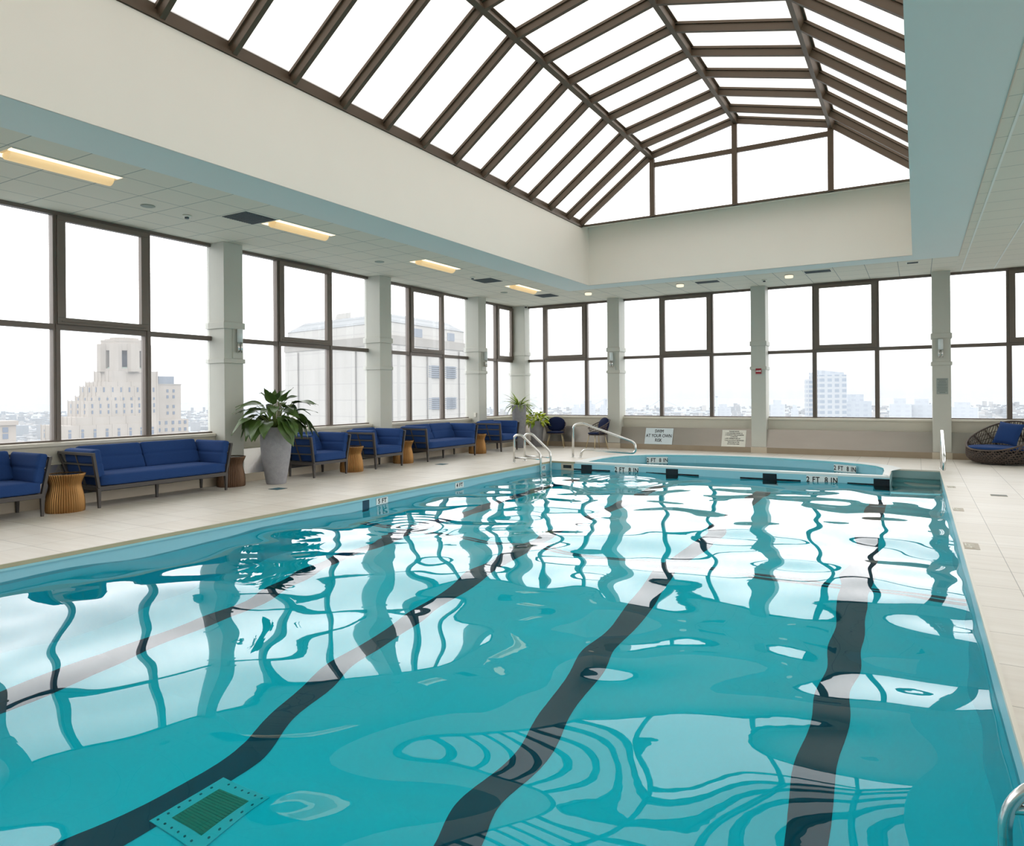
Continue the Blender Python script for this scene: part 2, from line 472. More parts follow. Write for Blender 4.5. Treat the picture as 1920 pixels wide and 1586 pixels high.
# lane lines on the floor
for x in (-5.68, -3.95, -2.22, -.50):
    q = MB(); w = .112
    pts = [PY0 + .7, 3.2, 7.1, PY1 - .6]
    v = [(x + sx_ * w, y, fz(y) + .004) for y in pts for sx_ in (-1, 1)]
    q.add(v, [(2 * i, 2 * i + 1, 2 * i + 3, 2 * i + 2) for i in range(3)])
    q.obj('lane_line', M_lane, pool, PO)
# cross stripe where the floor starts to slope
q = MB(); q.add([(PX0, 7.04, fz(7.04) + .006), (PX1, 7.04, fz(7.04) + .006), (PX1, 7.17, fz(7.1) + .006), (PX0, 7.17, fz(7.1) + .006)], [(0, 1, 2, 3)])
q.box(PX0, PX0 + .006, 7.04, 7.17, -.35, -.05)
q.obj('slope_line', M_lane, pool, PO)
# wall targets at the end wall
for x in (-5.68, -3.95, -2.22, -.505):
    q = MB(); q.box(x - .115, x + .115, PY1 - .008, PY1, -.75, -.045)
    for a, c in ((-.50, -.115), (.115, .50)):
        x0, x1 = max(PX0 + .02, x + a), min(SX0, x + c)
        if x1 > x0: q.box(x0, x1, PY1 - .006, PY1, -.158, -.128)
    q.obj('lane_target', M_tileblk, pool, PO)
# coping and gutter lip
q = MB()
q.box(PX0, PX0 + .012, PY0, PY1, -.030, .004).box(PX0 + .012, -5.93, PY1 - .012, PY1, -.030, .004)
q.obj('coping', M_cope, pool, PO)
q = MB(); q.box(PX0, PX0 + .018, PY0, PY1 - .012, -.052, -.031); q.obj('gutter_lip', M_gutter, pool, PO)
q = MB(); q.box(PX1 - .006, PX1 + .012, PY0, SY1, -.02, .004).box(SX0, PX1 - .006, SY1 - .006, SY1 + .012, -.02, .004)
q.obj('edge_trim', M_sill, pool, PO)
q = MB(); q.box(-5.93, SX0, PY1 - .004, PY1 + .03, -.03, .004); q.obj('end_wall_edge', M_marker, pool, PO)
# skimmer opening
q = MB(); q.box(-6.24, -5.96, PY1 - .008, PY1, -.17, -.035); sk = q.obj('skimmer', M_base, pool, PO)
MB().box(-6.19, -6.01, PY1 - .012, PY1 - .008, -.13, -.065).obj('skimmer_mouth', M_ink, sk)
for o_ in sk.children:
    o_.location = (-PO[0], -PO[1], 0)
# depth markers
def marker(x, y, z, w, h, body, size, rz, parent, off, sx=1.0):
    """plate standing on a wall facing local -y before rotation rz"""
    p = MB().box(-w / 2, w / 2, -.004, .002, -h / 2, h / 2).obj('depth_marker', M_marker, parent)
    p.location = (x - off[0], y - off[1], z - off[2]); p.rotation_euler = (0, 0, rz)
    split_letters(text_obj(body, 'letter', size, M_ink, p, (0, -.0055, -size * .02), (PI / 2, 0, 0), bold=size * .022, sx=sx, spacing=1.14))
    return p
marker(-4.84, PY1 - .006, -.108, .48, .135, '2 FT  8 IN', .125, 0, pool, PO, .80)
marker(-1.387, PY1 - .006, -.108, .48, .135, '2 FT  8 IN', .125, 0, pool, PO, .80)
for y, t in ((7.43, '5 FT'), (9.32, '4 FT'), (12.23, '3 FT')):
    marker(PX0 + .006, y, -.105, .24, .09, t, .085, PI / 2, pool, PO)
# main drain seen through the water
def refr(u, v):
    p = at(u, v, 1.0) - Vector((0, 0, H)); p = p * ((WL - H) / p.z); hit = Vector((0, 0, H)) + p
    d = p.normalized(); n = Vector((0, 0, 1)); e = 1 / 1.33; c = -d.dot(n)
    t = d * e + n * (e * c - math.sqrt(1 - e * e * (1 - c * c)))
    for _ in range(20):
        zf = fz(hit.y + t.y * .0 if _ == 0 else q_.y); k = (zf - hit.z) / t.z; q_ = hit + t * k
    return q_
dc = refr(394, 1507)
dz = fz(dc.y)
sl = math.atan2(fz(dc.y + .1) - fz(dc.y - .1), .2)
dr = bpy.data.objects.new('main_drain', None); COL.objects.link(dr); dr.parent = pool
dr.location = (dc.x - PO[0], dc.y - PO[1], dz + .004); dr.rotation_euler = (sl, 0, 0)
q = MB(); q.box(-.24, .24, -.24, .24, 0, .012)
for k in range(7):
    for sx_, sy_ in ((-.205 + k * .0683, -.21), (-.205 + k * .0683, .21), (-.21, -.205 + k * .0683), (.21, -.205 + k * .0683)): pass
q.obj('drain_plate', M_drainp, dr, bevel=.003)
q = MB(); q.box(-.15, .15, -.15, .15, .012, .016)
for k in range(16): q.box(-.145, .145, -.145 + k * .0187, -.136 + k * .0187, .016, .022)
q.obj('drain_grille', M_draing, dr)
bm0 = MB().lathe([(.008, 0), (.008, .006)], 8); bo = None
for k in range(7):
    for sx_, sy_ in ((-.205 + k * .0683, -.205), (-.205 + k * .0683, .205), (-.205, -.205 + k * .0683), (.205, -.205 + k * .0683)):
        if abs(sx_) > .2 and abs(sy_) > .2 and k in (0, 6) and abs(sx_ - sy_) > .3: continue
        if bo is None: bo = bm0.obj('drain_bolt', M_bolt, dr); o_ = bo
        else: o_ = bo.copy(); COL.objects.link(o_)
        o_.parent = dr; o_.location = (sx_, sy_, .012)

# water surfaces
rng = np.random.default_rng(11)
NW = 70
lam = np.exp(rng.uniform(np.log(.48), np.log(3.0), NW)); kk = 2 * np.pi / lam
th = rng.uniform(0, 2 * np.pi, NW); ph = rng.uniform(0, 2 * np.pi, NW)
amp = lam ** 1.35 * rng.uniform(.5, 1.0, NW)
SLOPE = .040
amp *= SLOPE / np.sqrt(np.sum((amp * kk) ** 2) / 2)
def wave(X, Y):
    Z = np.zeros_like(X)
    for a, k, t, p in zip(amp, kk, th, ph): Z += a * np.sin(k * (X * np.cos(t) + Y * np.sin(t)) + p)
    # local rings where a jet breaks the surface
    for cx_, cy_, A, s in ((-5.0, 6.2, .0022, .55), (-4.3, 11.4, .0016, .9)):
        r = np.hypot(X - cx_, Y - cy_); Z += A * np.sin(r * 34) * np.exp(-(r / s) ** 2)
    return Z
def water_patch(mb, x0, x1, y0, y1, h, amp_=1.0):
    nx, ny = max(2, int((x1 - x0) / h)), max(2, int((y1 - y0) / h))
    gx, gy = np.meshgrid(np.linspace(x0, x1, nx + 1), np.linspace(y0, y1, ny + 1))
    z = WL + amp_ * wave(gx, gy)
    v = np.stack([gx, gy, z], -1).reshape(-1, 3).tolist(); w = nx + 1
    f = [(j * w + i, j * w + i + 1, (j + 1) * w + i + 1, (j + 1) * w + i) for j in range(ny) for i in range(nx)]
    mb.add(v, f, True)
wm = MB(); water_patch(wm, PX0, PX1, PY0, PY1, .032); water_patch(wm, SX0, SX1, PY1, SY1, .032)
wo = wm.obj('pool_water', M_water)
tag(wo, 'rippled turquoise water of the large pool mirroring the windows', 'water', kind='stuff')

# ------------------------------------------------------------------ wading pool behind the end wall
spa = thing('wading_pool', 'shallow pale blue wading pool with curved back edge behind the far pool wall', 'wading pool', (-3.1, 14.0, 0))
SO = (-3.1, 14.0, 0)
n = len(SPA)
b = MB()
v = [(x, y, 0) for x, y in SPA] + [(x, y, -.82) for x, y in SPA]
b.add(v, [(i, (i + 1) % n, n + (i + 1) % n, n + i) for i in range(n)])
b.poly([SPA], -.82)
b.obj('basin', mat('wading_pool_paint', (.14, .68, .78), .5, var=.03, vscale=2), spa, SO)
ctr = Vector((-3.1, 13.9))
def outset(p, d):
    q = Vector(p); return q
rim = MB()
nrm = []
for i in range(n):
    a, c = Vector(SPA[max(i - 1, 0)]), Vector(SPA[min(i + 1, n - 1)]); t = (c - a).normalized(); nrm.append(Vector((-t.y, t.x)))
outer = [Vector(p) + q * .30 for p, q in zip(SPA, nrm)]
for q in outer: q.x = max(-6.0, min(SX0 - .012, q.x)) if q.y < SY1 + .05 else q.x
outer[0].y = outer[-1].y = PY1 + .03
inn = [Vector(p) for p in SPA]
v = [(p.x, p.y, .004) for p in inn] + [(p.x, p.y, .004) for p in outer] + [(p.x, p.y, -.03) for p in inn]
rim.add(v, [(i, i + 1, n + i + 1, n + i) for i in range(n - 1)] + [(2 * n + i, 2 * n + i + 1, i + 1, i) for i in range(n - 1)])
rim.box(-5.80, -.42, PY1 + .03, 12.80, -.03, .004)
rim.obj('rim', M_marker, spa, SO)
b = MB(); bi = [Vector(p) - q * .005 for p, q in zip(SPA, nrm)]
b.add([(p.x, p.y, -.031) for p in bi] + [(p.x, p.y, -.20) for p in bi], [(i, i + 1, n + i + 1, n + i) for i in range(n - 1)])
b.obj('waterline_dim_tone', M_band, spa, SO)  # same added strip, light above water put into its tone
marker(-4.97, 14.86, -.112, .46, .14, '2 FT  8 IN', .12, R(30), spa, SO, .80)
marker(-1.21, 14.73, -.112, .46, .14, '2 FT  8 IN', .12, R(-30), spa, SO, .80)
w2 = MB()
w2.poly([SPA], WL - .02)
w2o = w2.obj('wading_pool_water', M_water2); tag(w2o, 'calm pale blue water in the small wading pool', 'water', kind='stuff')

# ------------------------------------------------------------------ lower walls with sill, board, steel panel, tile base
def knee(side, a, c):
    """profile in (distance from glass inward, z) extruded along the wall"""
    def pr(mb, poly):
        if side == 'left': mb.prism([(XG + d, z) for d, z in poly], a, c, 1)
        elif side == 'right': mb.prism([(XR - d, z) for d, z in poly][::-1], a, c, 1)
        else: mb.prism([(YG - d, z) for d, z in poly][::-1], a, c, 0)
        return mb
    w = pr(MB(), [(-.12, 0), (.16, 0), (.16, .52), (.12, .53), (.12, .765), (-.12, .765)])
    s = pr(MB(), [(-.10, .765), (.125, .765), (.125, .745), (.145, .745), (.145, .785), (.02, .795), (-.10, .795)])
    return w, s, pr
wl, sl_, pr = knee('left', YF, YG); struct(wl.obj('wall_left', M_board)); struct(sl_.obj('trim_1', M_sill))
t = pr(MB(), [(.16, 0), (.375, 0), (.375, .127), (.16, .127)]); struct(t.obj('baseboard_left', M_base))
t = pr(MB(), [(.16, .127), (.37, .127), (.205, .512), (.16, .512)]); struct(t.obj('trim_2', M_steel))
wl, sl_, pr = knee('back', XG + .16, XR); struct(wl.obj('wall_back', M_board)); struct(sl_.obj('trim_3', M_sill))
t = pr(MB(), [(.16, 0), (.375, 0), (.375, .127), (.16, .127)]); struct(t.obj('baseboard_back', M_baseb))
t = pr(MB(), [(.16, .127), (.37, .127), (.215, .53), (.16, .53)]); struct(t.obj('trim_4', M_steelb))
wl, sl_, pr = knee('right', YF, YG); struct(wl.obj('wall_right', M_board)); struct(sl_.obj('trim_5', M_sill))
struct(MB().box(XG - .2, XR + .2, YF - .15, YF, 0, ZC).obj('wall_front', M_paint))

# ------------------------------------------------------------------ pillars
PIL = []
def pillar(x0, x1, y0, y1, clad=True):
    t = bpy.data.objects.new('pillar', None); COL.objects.link(t); struct(t)
    cx, cy = (x0 + x1) / 2, (y0 + y1) / 2
    t.location = (cx, cy, 0); off = (cx, cy, 0)
    MB().box(x0, x1, y0, y1, 0, ZC).obj('shaft', M_paint, t, off, bevel=.004)
    for z0, z1 in ((2.425, 2.53), (1.885, 1.955)):
        MB().box(x0 - .022, x1 + .022, y0 - .022, y1 + .022, z0, z1).obj('collar', M_paint, t, off, bevel=.006)
    MB().box(x0 - .012, x1 + .012, y0 - .012, y1 + .012, 0, .13).obj('plinth', M_base, t, off)
    return t
for yc in (-3.63, 0, 3.62, 7.24, 10.865, 14.485):
    if yc > YF: pillar(XG - .05, -9.29, yc - .175, yc + .175)
pillar(XG - .05, -9.22, 16.5, YG + .05)
for xc in (-6.605, -3.105, .425): pillar(xc - .16, xc + .16, 16.385, YG + .05)
for yc in (-.01, 3.62, 7.24, 10.865, 14.485, 16.6): pillar(XR - .36, XR + .05, yc - .175, yc + .175)

# ------------------------------------------------------------------ windows
WN = [0]
def window(side, a, c, m1, m2, small=False):
    """one bay between a and c; m1, m2 = mullion centres"""
    WN[0] += 1
    w = bpy.data.objects.new('window_%d' % WN[0], None); COL.objects.link(w); struct(w)
    def bx(mb, s0, s1, d0, d1, z0, z1):
        if side == 'left': mb.box(XG + d0, XG + d1, s0, s1, z0, z1)
        elif side == 'right': mb.box(XR - d1, XR - d0, s0, s1, z0, z1)
        else: mb.box(s0, s1, YG - d1, YG - d0, z0, z1)
    mid = (a + c) / 2
    off = {'left': (XG, mid, .8), 'right': (XR, mid, .8), 'back': (mid, YG, .8)}[side]
    w.location = off
    fr = MB(); hw = .043
    bx(fr, a, c, -.04, .05, .790, .815)                     # bottom rail
    bx(fr, a, c, -.04, .05, 3.725, ZC)                      # head
    zt0, zt1 = 2.245, 2.315
    for s0, s1 in ((a, (m1 if m1 else a) - hw), (m1 - hw, m2 + hw if m2 else c), ((m2 or c) + hw if m2 else c, c)):
        if s1 - s0 > .02: bx(fr, s0, s1, -.04, .055, zt0, zt1)
    for m in (m1, m2):
        if m:
            bx(fr, m - hw, m + hw, -.04, .06, .815, zt0); bx(fr, m - hw, m + hw, -.04, .06, zt1, 3.725)
            bx(fr, m - hw + .028, m - hw + .04, .06, .068, .82, 3.72)
    fr.obj('frame', M_frame, w, off)
    va, vc = (m1 - hw + .045, (m2 + hw - .045) if m2 else c)
    sa = MB()
    z0, z1, t = 2.315, 3.725, .088
    bx(sa, va, vc, .01, .085, z0, z0 + t); bx(sa, va, vc, .01, .085, z1 - .068, z1)
    bx(sa, va, va + t + .015, .01, .085, z0 + t, z1 - .068); bx(sa, vc - t - .015, vc, .01, .085, z0 + t, z1 - .068)
    bx(sa, va + .045, vc - .045, .085, .095, z0 + .03, z0 + .045)
    sa.obj('vent_sash', M_sash, w, off, bevel=.004)
    gl = MB()
    def pane(s0, s1, z0, z1, d=0.0):
        if side == 'left': gl.add([(XG + d, s0, z0), (XG + d, s1, z0), (XG + d, s1, z1), (XG + d, s0, z1)], [(0, 1, 2, 3)])
        elif side == 'right': gl.add([(XR - d, s0, z0), (XR - d, s1, z0), (XR - d, s1, z1), (XR - d, s0, z1)], [(3, 2, 1, 0)])
        else: gl.add([(s0, YG - d, z0), (s1, YG - d, z0), (s1, YG - d, z1), (s0, YG - d, z1)], [(0, 1, 2, 3)])
    cuts = [a] + [m for m in (m1, m2) if m] + [c]
    for s0, s1 in zip(cuts, cuts[1:]):
        pane(s0, s1, .80, 2.28); pane(s0, s1, 2.28, 3.74)
    gl.obj('glass', M_glass, w, off)
    return w
for a, c in ((YF, -.175), (.165, 3.445), (3.795, 7.065), (7.415, 10.69), (11.04, 14.31)):
    k = a if a > YF else -3.455
    window('left', a, c, k + .99, k + 2.22)
window('left', 14.66, 16.5, 15.67, None)
for a, c in ((-9.22, -6.765), (-6.445, -3.265), (-2.945, .265), (.585, 3.2)):
    if a < -9: window('back', a, c, -8.72, -7.487)
    else: window('back', a, c, a + .98, min(a + 2.21, c - .3))
for a, c in ((YF, -.185), (.165, 3.445), (3.795, 7.065), (7.415, 10.69), (11.04, 14.31)):
    k = a if a > YF else -3.455
    window('right', a, c, k + .99, k + 2.22)
struct(MB().box(XR - .1, XR + .1, 14.66, 16.4, .79, ZC).obj('wall_right_end', M_paint))

# ------------------------------------------------------------------ ceiling
LIGHTS = [(3.36, 4.46), (6.62, 7.70), (9.90, 11.02), (13.25, 14.33)]
LX0, LX1 = -7.90, -7.52
holes = [[(LX0, a), (LX1, a), (LX1, c), (LX0, c)] for a, c in LIGHTS]
c1 = MB()
c1.poly([[(XG - .1, YF), (-7.03, YF), (-7.03, YG + .1), (XG - .1, YG + .1)]] + [h[::-1] for h in holes], ZC, True)
c1.poly([[(-7.03, 14.72), (.66, 14.72), (.66, YG + .1), (-7.03, YG + .1)]], ZC, True)
struct(c1.obj('ceiling', M_ceilL))
c2 = MB().poly([[(.66, YF), (XR + .1, YF), (XR + .1, YG + .1), (.66, YG + .1)]], ZC, True)
struct(c2.obj('ceiling_right', M_ceilR))
t6 = MB()
for x in (.775, 1.32, 1.865, 2.41, 2.955): t6.box(x - .011, x + .011, YF, YG - .1, ZC - .006, ZC)
struct(t6.obj('trim_6', M_tee))
struct(MB().box(.652, .662, YF, 14.72, ZC - .012, ZC).obj('trim_7', M_base))
s1 = MB()
s1.poly([[(-7.03, YF), (.66, YF), (.66, 14.72), (-7.03, 14.72)], [(HX0, HY0), (HX1, HY0), (HX1, HY1), (HX0, HY1)][::-1]], ZC - .004, True)
struct(s1.obj('ceiling_soffit', M_soffit))
# roof deck above the ceiling keeps the sky out
rf = MB().poly([[(XG - .6, YF - .6), (XR + .6, YF - .6), (XR + .6, YG + .6), (XG - .6, YG + .6)], [(HX0 - .1, HY0), (HX1 + .4, HY0), (HX1 + .4, HY1 + .1), (HX0 - .1, HY1 + .1)][::-1]], 4.15)
struct(rf.obj('ceiling_roof_deck', M_paint))
# well walls
ZS = 4.98
YE = 13.84
struct(MB().box(HX0 - .12, HX0, HY0 - .12, HY1 + .12, ZC, ZS).box(HX0 - .12, HX0, YE, HY1 + .12, ZS, 5.12).obj('wall_well_left', M_white))
pe = [(HY1 + .12, ZC), (HY1, ZC), (HY1, 5.06), (YE + .03, 4.99), (YE + .03, 5.01), (HY1 + .12, 5.12)]
we = MB().prism(pe, HX0, .2, 0); we.sm = [len(f) == 4 and False for f in we.f]
struct(we.obj('wall_well_back', M_white))
struct(MB().prism([(HX1, ZC), (.17, ZS), (.35, ZS), (.15, ZC)], HY0 - .1, HY1 + .1, 1).obj('wall_well_right', M_white))
struct(MB().box(HX0 - .1, .4, HY0 - .15, HY0, ZC, 6.8).obj('wall_well_front', M_white))

# ------------------------------------------------------------------ skylight
skl = thing('skylight', 'long gambrel skylight of bronze rafters and milky panels over the pool', 'skylight', (-3.03, 6.4, ZS))
KO = (-3.03, 6.4, ZS)
P = [Vector((-6.29, 0, 4.99)), Vector((-4.685, 0, 6.185)), Vector((-3.01, 0, 6.575)), Vector((-1.33, 0, 6.155)), Vector((.17, 0, 4.99))]
RY = [YE - .03] + [13.16 - .8235 * k for k in range(0, 18)]
RY = [y for y in RY if y > HY0 + .1]
def outn(i):
    d = (P[i + 1] - P[i]).normalized(); return Vector((-d.z, 0, d.x))
raf = {}
for i in range(4):
    nn = outn(i); d = (P[i + 1] - P[i]).normalized()
    mb = MB()
    a, c = P[i] + nn * .05, P[i + 1] + nn * .05
    mb.bar(a, c, .058, .10, nn)
    mb.bar(P[i] + nn * .115, P[i + 1] + nn * .115, .105, .035, nn)
    raf[i] = mb
    first = None
    for y in RY:
        if first is None: o_ = mb.obj('rafter', M_sky, skl, (KO[0], 0, KO[2])); first = o_
        else: o_ = first.copy(); COL.objects.link(o_); o_.parent = skl
        o_.location = (0, y - KO[1], 0)
    pm = None
    for y0, y1 in zip(RY[1:], RY):
        g = MB().add([P[i] + nn * .135 + Vector((0, y0, 0)), P[i + 1] + nn * .135 + Vector((0, y0, 0)), P[i + 1] + nn * .135 + Vector((0, y1, 0)), P[i] + nn * .135 + Vector((0, y1, 0))], [(0, 1, 2, 3)])
        g.obj('pane', M_frost, skl, KO)
g = MB()
for i in range(4):
    nn = outn(i); y0, y1 = HY0, RY[-1]
    g.add([P[i] + nn * .135 + Vector((0, y0, 0)), P[i + 1] + nn * .135 + Vector((0, y0, 0)), P[i + 1] + nn * .135 + Vector((0, y1, 0)), P[i] + nn * .135 + Vector((0, y1, 0))], [(0, 1, 2, 3)])
g.obj('end_pane', M_frost, skl, KO)
for i in (1, 2, 3):
    nn = (outn(i - 1) + outn(i)).normalized()
    q = MB().bar(P[i] + nn * .055 + Vector((0, HY0, 0)), P[i] + nn * .055 + Vector((0, YE, 0)), .075, .12, nn)
    q.bar(P[i] + nn * .125 + Vector((0, HY0, 0)), P[i] + nn * .125 + Vector((0, YE, 0)), .15, .03, nn)
    q.obj('purlin', M_sky, skl, KO)
for x in (P[0].x - .03, P[4].x + .03):
    q = MB().box(x - .05, x + .05, HY0, YE, 4.985, 5.035).box(x - .09, x + .01, HY0, YE, 5.035, 5.16)
    q.obj('curb_rail', M_sky, skl, KO)
# gable
pg = [(P[0].x, 4.99)] + [(p.x, p.z + .1) for p in P[1:4]] + [(P[4].x, 4.99)]
MB().add([(x, YE + .02, z) for x, z in pg], [tuple(range(5))]).obj('gable_glass', M_glass, skl, KO)
MB().box(P[0].x, P[4].x, YE - .03, YE + .03, 5.0, 5.03).obj('gable_sill', M_sky, skl, KO)
for x, z in ((P[1].x, P[1].z), (P[2].x - .02, P[2].z), (P[3].x, P[3].z)):
    MB().box(x - .05, x + .05, YE - .05, YE + .03, 5.0, z).obj('gable_post', M_sky, skl, KO)
MB().box(P[1].x, P[3].x, YE - .035, YE + .02, 6.015, 6.105).obj('gable_rail', M_sky, skl, KO)

# ------------------------------------------------------------------ ceiling fittings
def troffer(a, c, label):
    cx, cy = (LX0 + LX1) / 2, (a + c) / 2; hl = (c - a) / 2; hw = (LX1 - LX0) / 2
    t = thing('ceiling_light', label, 'ceiling light', (cx, cy, ZC), 0, 'recessed linear lights in the left ceiling')
    h = MB()
    h.add([(-hw, -hl, 0), (-hw, hl, 0), (-.05, hl, .10), (-.05, -hl, .10)], [(0, 1, 2, 3)])
    h.add([(hw, -hl, 0), (hw, hl, 0), (.05, hl, .10), (.05, -hl, .10)], [(3, 2, 1, 0)])
    h.add([(-.05, -hl, .10), (-.05, hl, .10), (.05, hl, .10), (.05, -hl, .10)], [(0, 1, 2, 3)])
    for y in (-hl, hl): h.add([(-hw, y, 0), (hw, y, 0), (.05, y, .10), (-.05, y, .10)], [(0, 1, 2, 3)])
    h.obj('reflector', M_lampw, t)
    for sg in (-1, 1): MB().box(min(sg * .075, sg * hw), max(sg * .075, sg * hw), -hl + .01, hl - .01, -.002, .0).obj('lens', M_lampl, t)
    MB().box(-hw - .012, -hw, -hl, hl, -.006, 0).box(hw, hw + .012, -hl, hl, -.006, 0).obj('trim_frame', M_ivory, t)
    bk = MB(); n_ = 12; v = []
    for y in (-hl + .04, hl - .04):
        for k in range(n_ + 1):
            an = PI + PI * k / n_; v.append((-.015 + .085 * math.cos(an), y, .01 + .08 * math.sin(an)))
    bk.add(v, [(k, k + 1, n_ + 2 + k, n_ + 1 + k) for k in range(n_)], True)
    for y0 in (0, n_ + 1): bk.add([v[y0 + k] for k in range(n_ + 1)], [tuple(range(n_ + 1))])
    bk.obj('lamp_basket', M_basket, t)
    MB().tube([(0, -hl + .06, .05), (0, hl - .06, .05)], .02, 8).obj('lamp_tube', M_lamp, t)
    return t
def basket():
    m = bpy.data.materials.new('perforated_basket'); g = N(m)
    tl = g.n('ShaderNodeBsdfTranslucent', i_Color=(.8, .72, .55, 1)); df = g.n('ShaderNodeBsdfDiffuse', i_Color=(.8, .78, .7, 1))
    em = g.n('ShaderNodeEmission', i_Color=(1, .62, .22, 1), i_Strength=.20)
    a = g.n('ShaderNodeMixShader'); g.set(a, 0, .5); g.set(a, 1, tl.outputs[0]); g.set(a, 2, df.outputs[0])
    b_ = g.n('ShaderNodeAddShader'); g.set(b_, 0, a.outputs[0]); g.set(b_, 1, em.outputs[0]); g.out(b_.outputs[0]); return m
M_basket = basket()
for (a, c), lb in zip(LIGHTS, ('long glowing ceiling light nearest the left edge, above the navy sofas', 'glowing ceiling light beside the nearest dark vent, second from the left edge',
                               'glowing ceiling light above the second window pillar, third from the left edge', 'small looking glowing ceiling light farthest back, near the room corner')):
    troffer(a, c, lb)
def vent(cx, cy, wx, wy, label, slot=False):
    t = thing('ceiling_vent', label, 'ceiling vent', (cx, cy, ZC), 0, 'dark vents in the ceiling')
    q = MB().box(-wx / 2 - .02, wx / 2 + .02, -wy / 2 - .02, wy / 2 + .02, -.006, 0)
    q.obj('vent_frame', M_ivory if slot else M_grille, t)
    q = MB(); k = 12
    q.box(-wx / 2, wx / 2, -wy / 2, wy / 2, -.008, -.006)
    for i in range(k): q.box(-wx / 2, wx / 2, -wy / 2 + wy * (i + .2) / k, -wy / 2 + wy * (i + .6) / k, -.014, -.008)
    q.obj('vent_grille', M_grille, t)
vent(-7.79, 6.335, .44, .46, 'dark square vent beside the second ceiling light')
vent(-7.82, 12.41, .42, .44, 'dark square vent between the third and fourth ceiling lights')
vent(-7.80, 15.07, .42, .42, 'dark square vent nearest the room corner')
vent(-3.91, 15.13, .48, .24, 'white framed slot vent above the middle back windows', True)
vent(-1.70, 15.04, .47, .26, 'white framed slot vent above the right back windows', True)
vent(-.06, 15.0, .18, .12, 'tiny slot vent beside the right ceiling beam', True)
def disc(cx, cy, r, h, name, label, cat, m, group, parts=None):
    t = thing(name, label, cat, (cx, cy, ZC), 0, group)
    MB().lathe([(r, 0), (r, -h * .6), (r * .85, -h)][::-1], 24).obj('housing' if parts else 'grille', m, t)
    if parts: MB().lathe([(r * parts[0], -h - parts[1]), (r * parts[0], -h)], 16).obj(parts[2], parts[3], t)
    return t
G1 = 'round speaker grilles in the left ceiling'
disc(-8.37, 5.26, .085, .012, 'ceiling_speaker', 'round grey speaker grille nearest the left edge', 'ceiling speaker', M_grilleL if 'M_grilleL' in globals() else mat('speaker_grey', srgb(150, 158, 148), .7), G1)
disc(-8.36, 9.62, .085, .012, 'ceiling_speaker', 'round grey speaker grille near the second pillar', 'ceiling speaker', MATS['speaker_grey'], G1)
disc(-8.40, 14.06, .085, .012, 'ceiling_speaker', 'round grey speaker grille farthest back near the corner', 'ceiling speaker', MATS['speaker_grey'], G1)
G2 = 'smoke detectors on the ceiling'
disc(-8.38, 5.81, .055, .025, 'smoke_detector', 'ivory smoke detector near the first pillar', 'smoke detector', M_ivory, G2, (.5, .02, 'sensor', M_grille))
disc(-7.86, 11.9, .055, .025, 'smoke_detector', 'ivory smoke detector beside the middle square vent', 'smoke detector', M_ivory, G2, (.5, .02, 'sensor', M_grille))
disc(-2.81, 15.55, .055, .025, 'smoke_detector', 'ivory smoke detector above the pillar with the red sign', 'smoke detector', M_ivory, G2, (.5, .02, 'sensor', M_grille))
G3 = 'small drum lights along the back ceiling'
for x, y, lb in ((-6.73, 15.16, 'small warm drum light on the ceiling nearest the corner'), (-4.51, 15.13, 'small warm drum light left of the middle slot vent'), (-2.26, 15.2, 'small warm drum light left of the right slot vent')):
    t = thing('drum_light', lb, 'ceiling light', (x, y, ZC), 0, G3)
    MB().lathe([(.085, -.012), (.085, 0)], 24).obj('mount', M_grille, t)
    MB().lathe([(.075, -.06), (.08, -.055), (.08, -.012)], 24).obj('diffuser', M_lampd, t)
t = thing('security_camera', 'small dark dome camera at the corner pillar top', 'camera', (-9.14, 16.44, ZC))
MB().lathe([(.045, -.03), (.045, 0)], 16).obj('mount', M_ivory, t)
MB().lathe([(.005, -.075), (.022, -.068), (.035, -.05), (.038, -.03)], 16).obj('dome', M_tabletop, t)

# ------------------------------------------------------------------ sconces, signs, outlet
def sconce(loc, rz, label):
    t = thing('wall_sconce', label, 'wall lamp', loc, rz, 'wall sconces on the pillars')
    MB().box(-.09, .09, -.012, 0, -.27, .195).obj('back_plate', M_paint, t)
    MB().box(-.03, .03, -.05, -.012, -.17, -.05).obj('bracket', M_chrome, t)
    MB().lathe([(.043, -.02), (.043, .19)], 20, (0, -.065, 0)).obj('lamp_shade', M_shade, t)
    q = MB()
    for x in (-.026, .026): q.tube([(x, -.07, -.18), (x, -.07, -.02)], .017, 10)
    q.obj('chrome_cup', M_chrome, t)
    return t
sconce((-9.29, 7.30, 2.235), PI / 2, 'white cylinder sconce on the first pillar behind the tall potted plant')
sconce((-9.29, 14.535, 2.235), PI / 2, 'white cylinder sconce on the third left pillar, near the corner')
sconce((-6.63, 16.385, 2.215), 0, 'white cylinder sconce on the back pillar above the round chair')
sconce((.41, 16.385, 2.215), 0, 'white cylinder sconce on the back pillar above the steel hand rail')

